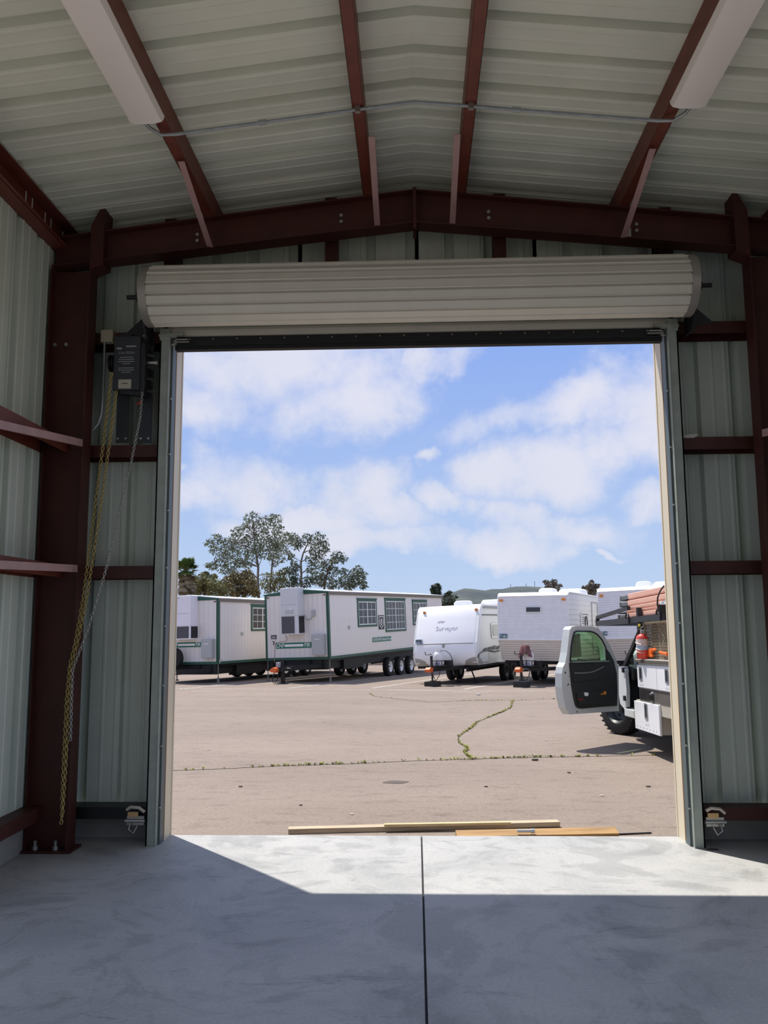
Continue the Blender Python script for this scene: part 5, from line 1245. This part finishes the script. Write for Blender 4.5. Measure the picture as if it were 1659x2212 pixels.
# chainsaw-like tools behind the mesh
p = TX(1409, 1410, MU+.06); tb = FT.m @ V((MU+.07, p.y, zt_+.047))
ts = thing('bow_saw', 'silver pruning saw with an orange handle standing behind the mesh screen', 'saw', tb)
TL = lambda m_: (setattr(m_, 'v', [tuple((FT.m @ V(pp))-tb) for pp in m_.v]), m_)[1]
hz_ = [(1402, 1419), (1404, 1402), (1414, 1400), (1416, 1405), (1410, 1408), (1409, 1413), (1411, 1416), (1409, 1420)]
TL(MB().prism([(lambda q_: (q_.y, q_.z))(TX(x, y-.5, MU-.03)) for x, y in hz_], YZX, MU-.05, MU-.015)).build('handle', mat('handle_orange', (228, 104, 34), .5), ts, bevel=.004)
TL(MB().prism([(lambda q_: (q_.y, q_.z))(TX(x, y, MU+.08)) for x, y in ((1389, 1414), (1394, 1390), (1401, 1370), (1408, 1351), (1411, 1352), (1410, 1385), (1405, 1412))], YZX, MU+.10, MU+.11)).build('blade', mat('blade_steel', (196, 200, 204), .3, .6), ts)
TL(MB().bar(TX(1413, 1352, MU+.05), TX(1412, 1372, MU+.05), .03, .06, (1, 0, 0)).bar(TX(1412, 1372, MU+.05), TX(1410, 1402, MU+.05), .015, .02, (1, 0, 0))).build('shaft', BLACK, ts)
p = TX(1432, 1385, MU+.1); gb = FT.m @ V((MU+.12, p.y, zt_+.047))
gc = thing('coiled_hose', 'round pale green hose coil leaning behind the mesh screen beside the saw', 'hose', gb)
GL_ = lambda m_: (setattr(m_, 'v', [tuple((FT.m @ V(pp))-gb) for pp in m_.v]), m_)[1]
rr_ = (TX(1432, 1365, MU+.1).z-TX(1432, 1405, MU+.1).z)/2
for k in range(4): GL_(MB().tube([(MU+.09+.012*k, p.y+(rr_-.018*k)*cos(q_*.3), p.z+(rr_-.018*k)*sin(q_*.3)) for q_ in range(21)], .016, 6, closed=True)).build('coil', mat('hose_green', (150, 178, 160), .6), gc, smooth=60)
GL_(MB().prism(circ(p.y, p.z, rr_*.75, 20), YZX, MU+.10, MU+.13)).build('drum', mat('hose_green', (150, 178, 160)), gc)
p = TX(1434, 1417, MU-.03); ob = FT.m @ V((MU-.05, p.y, zt_+.047))
o = MB(); pts_ = [TX(x, y, MU-.04) for x, y in ((1426, 1409), (1432, 1411), (1442, 1413))]
on_truck(o.tube(pts_, .02, 8)); o = o.build('tool_handle', mat('handle_orange', (228, 104, 34)), None, smooth=50); tag(o, 'orange tool handle lying before the mesh below the green hose coil', 'tool')
# ------------------------------------------------------------------ trees, palm, hill
def leaf_mat(name, a, b): return mat(name, a, .6, 0, 0, 1.3, rgb2=b)
BARK = mat('pale_bark', (122, 112, 104), .85, 0, .35, 3)
BARKD = mat('brown_bark', (92, 76, 62), .9, 0, .35, 3)
def cut(l, s=3.7705, ox=375, oy=1090): return [(ox+a/s, oy+b/s, r/s) for a, b, r in l]
def leafy(m_, c, r, n, sz, droop=.6, flat=.85):
    for k in range(n):
        while True:
            d = V((random.uniform(-1, 1), random.uniform(-1, 1), random.uniform(-1, 1)))
            if .15 < d.length <= 1: break
        p = c+V((d.x*r, d.y*r, d.z*r*flat))
        an = random.uniform(0, 6.28); ax = V((cos(an)*.7, sin(an)*.7, -droop+random.uniform(-.5, .5))).normalized()
        sd = ax.cross(V((random.uniform(-1, 1), random.uniform(-1, 1), random.uniform(-.4, 1)))).normalized()
        L = sz*random.uniform(.7, 1.4); w = L*.20
        m_.add([p, p+ax*(L*.45)+sd*w, p+ax*L, p+ax*(L*.45)-sd*w], [(0, 1, 2, 3)])
def branch(m_, a, b, r0, r1, wob=.12):
    n = 5; pts = []; L = (b-a).length
    for i in range(n+1):
        t = i/n; p = a.lerp(b, t)
        if 0 < i < n: p = p+V((random.uniform(-1, 1), random.uniform(-1, 1), random.uniform(-.5, .5)))*L*wob*.5
        p = p+V((0, 0, -L*.10*sin(pi*t)*(-1)))
        pts.append(p)
    m_.tube(pts, r0, 5, radii=[r0+(r1-r0)*i/n for i in range(n+1)])
def tree(label, Y, base, trunk, clusters, leafm, bark=BARK, group=None, n_per=55, sz=.17, spread=.5, r0=.11, name='tree', kr=1.0):
    """clusters: (px, py, radius px) seen from the doorway; the crown gets its depth by spreading the clusters along Y"""
    sc = Y/FPX; b0 = at_y(base[0], base[1], Y); gzz = gz(47)+.42
    b0 = V((b0.x, Y, gzz)); root = thing(name, label, 'tree', b0, group)
    tp = [V((0, 0, -.05))]
    for (x, y) in trunk: tp.append(at_y(x, y, Y+random.uniform(-.2, .2))-b0)
    m_ = MB(); n = len(tp); m_.tube(tp, r0, 7, radii=[r0*(1-.6*i/(n-1)) for i in range(n)])
    fo = MB()
    for (x, y, r) in clusters:
        rr = r*sc*kr; yy = Y+random.uniform(-spread, spread)
        c = at_y(x, y, yy)-b0
        # grow from the trunk point a little below the cluster
        best = min(tp[1:], key=lambda q: (q-c).length+(2.0 if q.z > c.z-.1 else 0))
        branch(m_, best, c, .028, .008)
        for k in range(3):
            q = c+V((random.uniform(-1, 1), random.uniform(-1, 1), random.uniform(-.6, .8)))*rr*.8
            branch(m_, c, q, .011, .004)
        leafy(fo, c, rr*1.12, int(n_per*2.3*max(.5, (r/15))), sz*1.15)
    m_.build('trunk', bark, root, smooth=60, fix=False); fo.build('foliage', leafm, root, fix=False)
    return root
EUC = leaf_mat('eucalyptus_leaf', (128, 136, 112), (92, 102, 80)); EUC2 = leaf_mat('dark_eucalyptus_leaf', (96, 106, 84), (64, 74, 56))
OLIVE = leaf_mat('olive_leaf', (126, 124, 78), (92, 94, 56)); BROWNG = leaf_mat('brown_green_leaf', (128, 116, 78), (92, 88, 58)); DGREEN = leaf_mat('dark_green_leaf', (66, 80, 62), (46, 58, 44)); GREYL = leaf_mat('grey_green_leaf', (112, 106, 94), (84, 80, 72))
TA = cut([(640,110,70),(750,140,62),(830,110,55),(845,190,50),(700,200,70),(600,170,50),(520,215,50),(560,280,70),(640,290,80),(760,270,80),(830,290,70),(480,290,40),(350,270,45),(300,310,40),(400,300,40),(340,360,50),(420,380,60),(500,350,60),(390,450,60),(470,460,60),(320,490,40),(420,520,50),(560,400,60),(540,470,50),(640,400,60),(740,380,70),(830,370,70),(700,330,60),(285,490,22),(600,480,40),(480,540,40)])
tree('tall airy eucalyptus with pale branching trunk, highest above the office trailers', 56, (560, 1340), [(559, 1290), (557, 1250), (558, 1225), (553, 1195), (549, 1160), (548, 1130)], TA, EUC, group='trees beyond the parking lot', n_per=62, spread=.9)
TA2 = cut([(900,250,50),(900,330,60),(870,440,40),(850,330,50),(960,290,40),(790,420,40),(820,480,30),(930,390,35)])
tree('thin double-stemmed eucalyptus just right of the tallest one', 59.5, (582, 1340), [(583, 1290), (585, 1250), (588, 1215), (592, 1190), (600, 1165)], TA2, EUC, group='trees beyond the parking lot', n_per=50, spread=.7, r0=.08)
TB = cut([(980,260,45),(1020,300,50),(1090,265,45),(1180,260,50),(1220,310,45),(1150,310,50),(1235,360,32),(1150,370,48),(960,425,35),(1190,400,45),(1120,440,50),(1180,470,60),(1120,520,50),(1010,330,45),(980,480,35)])
tree('open-crowned eucalyptus with dark leaf clumps behind the shield-sign trailer', 62, (649, 1340), [(650, 1280), (651, 1240), (650, 1215), (655, 1195), (662, 1180)], TB, EUC2, group='trees beyond the parking lot', n_per=60, spread=.9)
TC = cut([(1330,410,50),(1375,440,38),(1310,450,35),(1240,490,55),(1300,530,55),(1180,560,55),(1240,580,55),(1150,610,40),(1380,540,36),(1200,630,45)])
tree('round dark-leaved tree rising over the middle of the shield-sign trailer', 55, (700, 1340), [(700, 1290), (702, 1255), (708, 1235), (716, 1220)], TC, EUC2, BARKD, 'trees beyond the parking lot', 66, .16, .7, .08)
TD = cut([(1500,530,45),(1535,565,35),(1450,570,50),(1480,620,50),(1400,620,60),(1320,630,60),(1280,650,40),(1550,660,25),(1530,620,35),(1430,650,50)])
tree('low spreading dark tree at the right end of the group behind the trailer roof', 54, (750, 1340), [(752, 1300), (755, 1270), (760, 1250)], TD, EUC2, BARKD, 'trees beyond the parking lot', 66, .16, .7, .07)
TE = cut([(760,590,50),(830,580,50),(880,560,45),(800,640,55),(860,640,50),(740,650,40),(900,610,40),(920,540,40),(780,690,40),(870,690,40)])
tree('small olive tree between the two office trailer roofs', 53, (594, 1340), [(594, 1300), (592, 1275), (594, 1258)], TE, OLIVE, BARKD, 'trees beyond the parking lot', 60, .15, .6, .06)
TF = cut([(960,530,40),(1000,510,35),(980,570,45),(960,620,45),(1010,620,45),(940,650,40),(1080,640,40),(1100,600,40)])
tree('small dark shrubby tree hugging the trunk of the open-crowned eucalyptus', 51.6, (636, 1340), [(636, 1300), (635, 1275), (637, 1255)], TF, DGREEN, BARKD, 'trees beyond the parking lot', 60, .15, .5, .06)
TG = cut([(600,560,45),(620,610,55),(560,600,55),(500,590,55),(450,620,55),(520,650,60),(600,670,60),(440,680,60),(500,710,50),(570,710,50),(640,650,40),(660,710,40)])
tree('brownish green bushy tree below the tallest eucalyptus', 51, (513, 1340), [(513, 1310), (512, 1285), (515, 1265)], TG, BROWNG, BARKD, 'trees beyond the parking lot', 130, .16, .7, .07)
TH = cut([(230,600,50),(290,600,45),(330,640,50),(260,650,60),(200,650,55),(380,670,50),(320,700,55),(240,710,60),(400,710,45),(170,700,50),(330,580,25),(260,560,25),(140,650,40),(160,600,35)])
tree('yellowish green bushy tree beside the palm', 48.8, (440, 1340), [(440, 1310), (440, 1285), (445, 1268)], TH, OLIVE, BARKD, 'trees beyond the parking lot', 130, .15, .7, .07)
# conifer and scrub behind the nose of the rounded camper, two shrubby trees behind the ribbed campers
def conifer(label, Y, px, top, base_y, wpx, leafm):
    sc = Y/FPX; b0 = at_y(px, base_y, Y); b0.z = gz(47)+.42; t_ = at_y(px, top, Y); H = t_.z-b0.z
    root = thing('conifer', label, 'tree', b0, 'conifers behind the rounded trailer'); MB().cyl((0, 0, 0), (0, 0, H*.95), .10, 7, .02).build('trunk', BARKD, root)
    fo = MB()
    for k in range(30):
        f = k/29; z = H*(.15+.85*f); r = wpx*sc*(1-f)**.8+.06
        for q in range(9):
            an = random.uniform(0, 6.28); leafy(fo, V((cos(an)*r*.7, sin(an)*r*.7, z-.1*r)), .14+r*.15, 22, .15, .2)
    fo.build('foliage', leafm, root, fix=False)
conifer('dark pointed conifer peeking over the far end of the shield-sign trailer', 62, 946.5, 1263, 1340, 12, DGREEN)
conifer('slimmer dark conifer beside the pointed one over the trailer end', 61, 937.5, 1266, 1340, 8, DGREEN)
TI = [(958, 1288, 7), (966, 1284, 7), (971, 1279, 5), (975, 1292, 8), (965, 1298, 9), (980, 1300, 8), (984, 1288, 3), (972, 1304, 9), (960, 1306, 9), (987, 1306, 7)]
tree('low dark scrubby tree at the foot of the hill beside the conifers', 60, (970, 1340), [(970, 1315), (969, 1298)], TI, DGREEN, BARKD, 'small trees behind the travel trailers', 70, .16, .6, .06)
TJ = [(1180, 1256, 5), (1186, 1262, 7), (1196, 1255, 7), (1199, 1262, 7), (1190, 1268, 8), (1203, 1270, 7), (1210, 1263, 3.5), (1182, 1270, 6), (1196, 1278, 9)]
tree('small grey-brown tree behind the roof vents of the slot-window trailer', 64, (1192, 1340), [(1192, 1300), (1192, 1278), (1193, 1268)], TJ, GREYL, BARKD, 'small trees behind the travel trailers', 80, .17, .6, .06)
TK = [(1278, 1254, 2.5), (1276, 1260, 4.5), (1270, 1266, 5), (1279, 1268, 6), (1287, 1266, 4), (1290, 1263, 3), (1262, 1268, 3), (1276, 1276, 9), (1286, 1276, 7), (1268, 1277, 6), (1280, 1284, 9)]
tree('small grey-brown tree in the gap between the two ribbed trailers', 60, (1278, 1340), [(1278, 1300), (1278, 1280), (1277, 1268)], TK, GREYL, BARKD, 'small trees behind the travel trailers', 80, .17, .5, .06)
# palm at the left jamb
Yp = 45.5; pb = at_y(399, 1340, Yp); pb.z = gz(45.5); pt = at_y(398, 1226, Yp)
pm = thing('palm_tree', 'shaggy fan palm with a skirt of dead fronds at the cream door jamb', 'palm', pb); Hh = pt.z-pb.z
MB().cyl((0, 0, 0), (0, 0, Hh), 0.15, 10, .12).build('trunk', BARKD, pm, smooth=60)
PG = leaf_mat('palm_green', (104, 124, 62), (72, 92, 44)); PD = leaf_mat('palm_dead_frond', (150, 134, 104), (112, 100, 80))
def frond(m_, o, an, el, L, wd):
    d = V((cos(an)*cos(el), sin(an)*cos(el), sin(el))); st = o+d*L*.45; sd = d.cross(V((0, 0, 1))).normalized(); up_ = sd.cross(d)
    m_.tube([o, st], .012, 4)
    for k in range(9):
        a_ = (k-4)/4*1.15; dir_ = (d*cos(a_)+sd*sin(a_)); tip = st+dir_*L*.55+V((0, 0, -.12*L*abs(a_))); w_ = dir_.cross(up_).normalized()*wd
        m_.add([st, st.lerp(tip, .5)+w_, tip, st.lerp(tip, .5)-w_], [(0, 1, 2, 3)])
gf = MB(); df = MB()
for k in range(60): frond(gf, V((0, 0, Hh-.1)), random.uniform(0, 6.28), random.uniform(-.6, 1.3), random.uniform(.6, .9), .07)
for k in range(160): frond(df, V((random.uniform(-.15, .15), random.uniform(-.15, .15), Hh-random.uniform(.05, 1.9))), random.uniform(0, 6.28), random.uniform(-1.3, -.5), random.uniform(.5, .8), .05)
gf.build('green_fronds', PG, pm, fix=False); df.build('dead_fronds', PD, pm, fix=False)
# hill with small masts
HD = 1500.0
hl = thing('hill', 'hazy grey-green hill on the horizon behind the travel trailers', 'hill', (0, 0, 0))
RID = [(700, 1345), (800, 1330), (900, 1305), (955, 1290), (975, 1281), (990, 1275), (1003, 1271), (1020, 1272), (1035, 1274), (1048, 1275.5), (1062, 1272.5), (1085, 1272.5), (1100, 1269), (1115, 1267), (1140, 1266.5), (1165, 1268), (1200, 1272), (1260, 1282), (1330, 1290), (1430, 1300), (1600, 1320), (1800, 1340)]
m_ = MB(); P = []; rows = 9
for i, (x, y) in enumerate(RID):
    top = at_y(x, y, HD); n_ = 0
    for j in range(rows+3):
        if j <= rows:
            f = j/rows; p = V((top.x*(1-.25*(1-f)), HD-500*(1-f), (top.z+30)*f**1.25-30)); p.z += 9*sin(i*2.1+j*1.3)*f*(1-f)*2
            p.x += 25*sin(j*1.7+i*.6)*(1-f)
        else: p = V((top.x, HD+250*(j-rows), top.z-60*(j-rows)))
        P.append(p)
n = rows+3
m_.add(P, [(i*n+j, (i+1)*n+j, (i+1)*n+j+1, i*n+j+1) for i in range(len(RID)-1) for j in range(n-1)])
m_.build('slope', mat('hazed_hill_scrub', (96, 101, 98), 1.0, 0, 0, .012, rgb2=(74, 81, 86), spec=0.0, detail=8), hl, smooth=80)  # scrub colour greyed to stand in for distance haze
for x, y0, y1 in ((1103, 1262, 1269), (1136.5, 1260.5, 1267), (1155, 1255.5, 1267.5)):
    a, b = at_y(x, y0, HD+5), at_y(x, y1+1, HD+5); MB().cyl(b, a, .55, 6).build('mast', mat('mast_grey', (150, 158, 168), .8), hl)
fp = MB().grid(lambda x, y: (x, y, -3.2-(y-150)*.012), (-1500, -500, 0, 500, 1500), (149, 400, 700, 1000)).build('valley_floor', mat('dry_soil', (150, 132, 104)), gd)
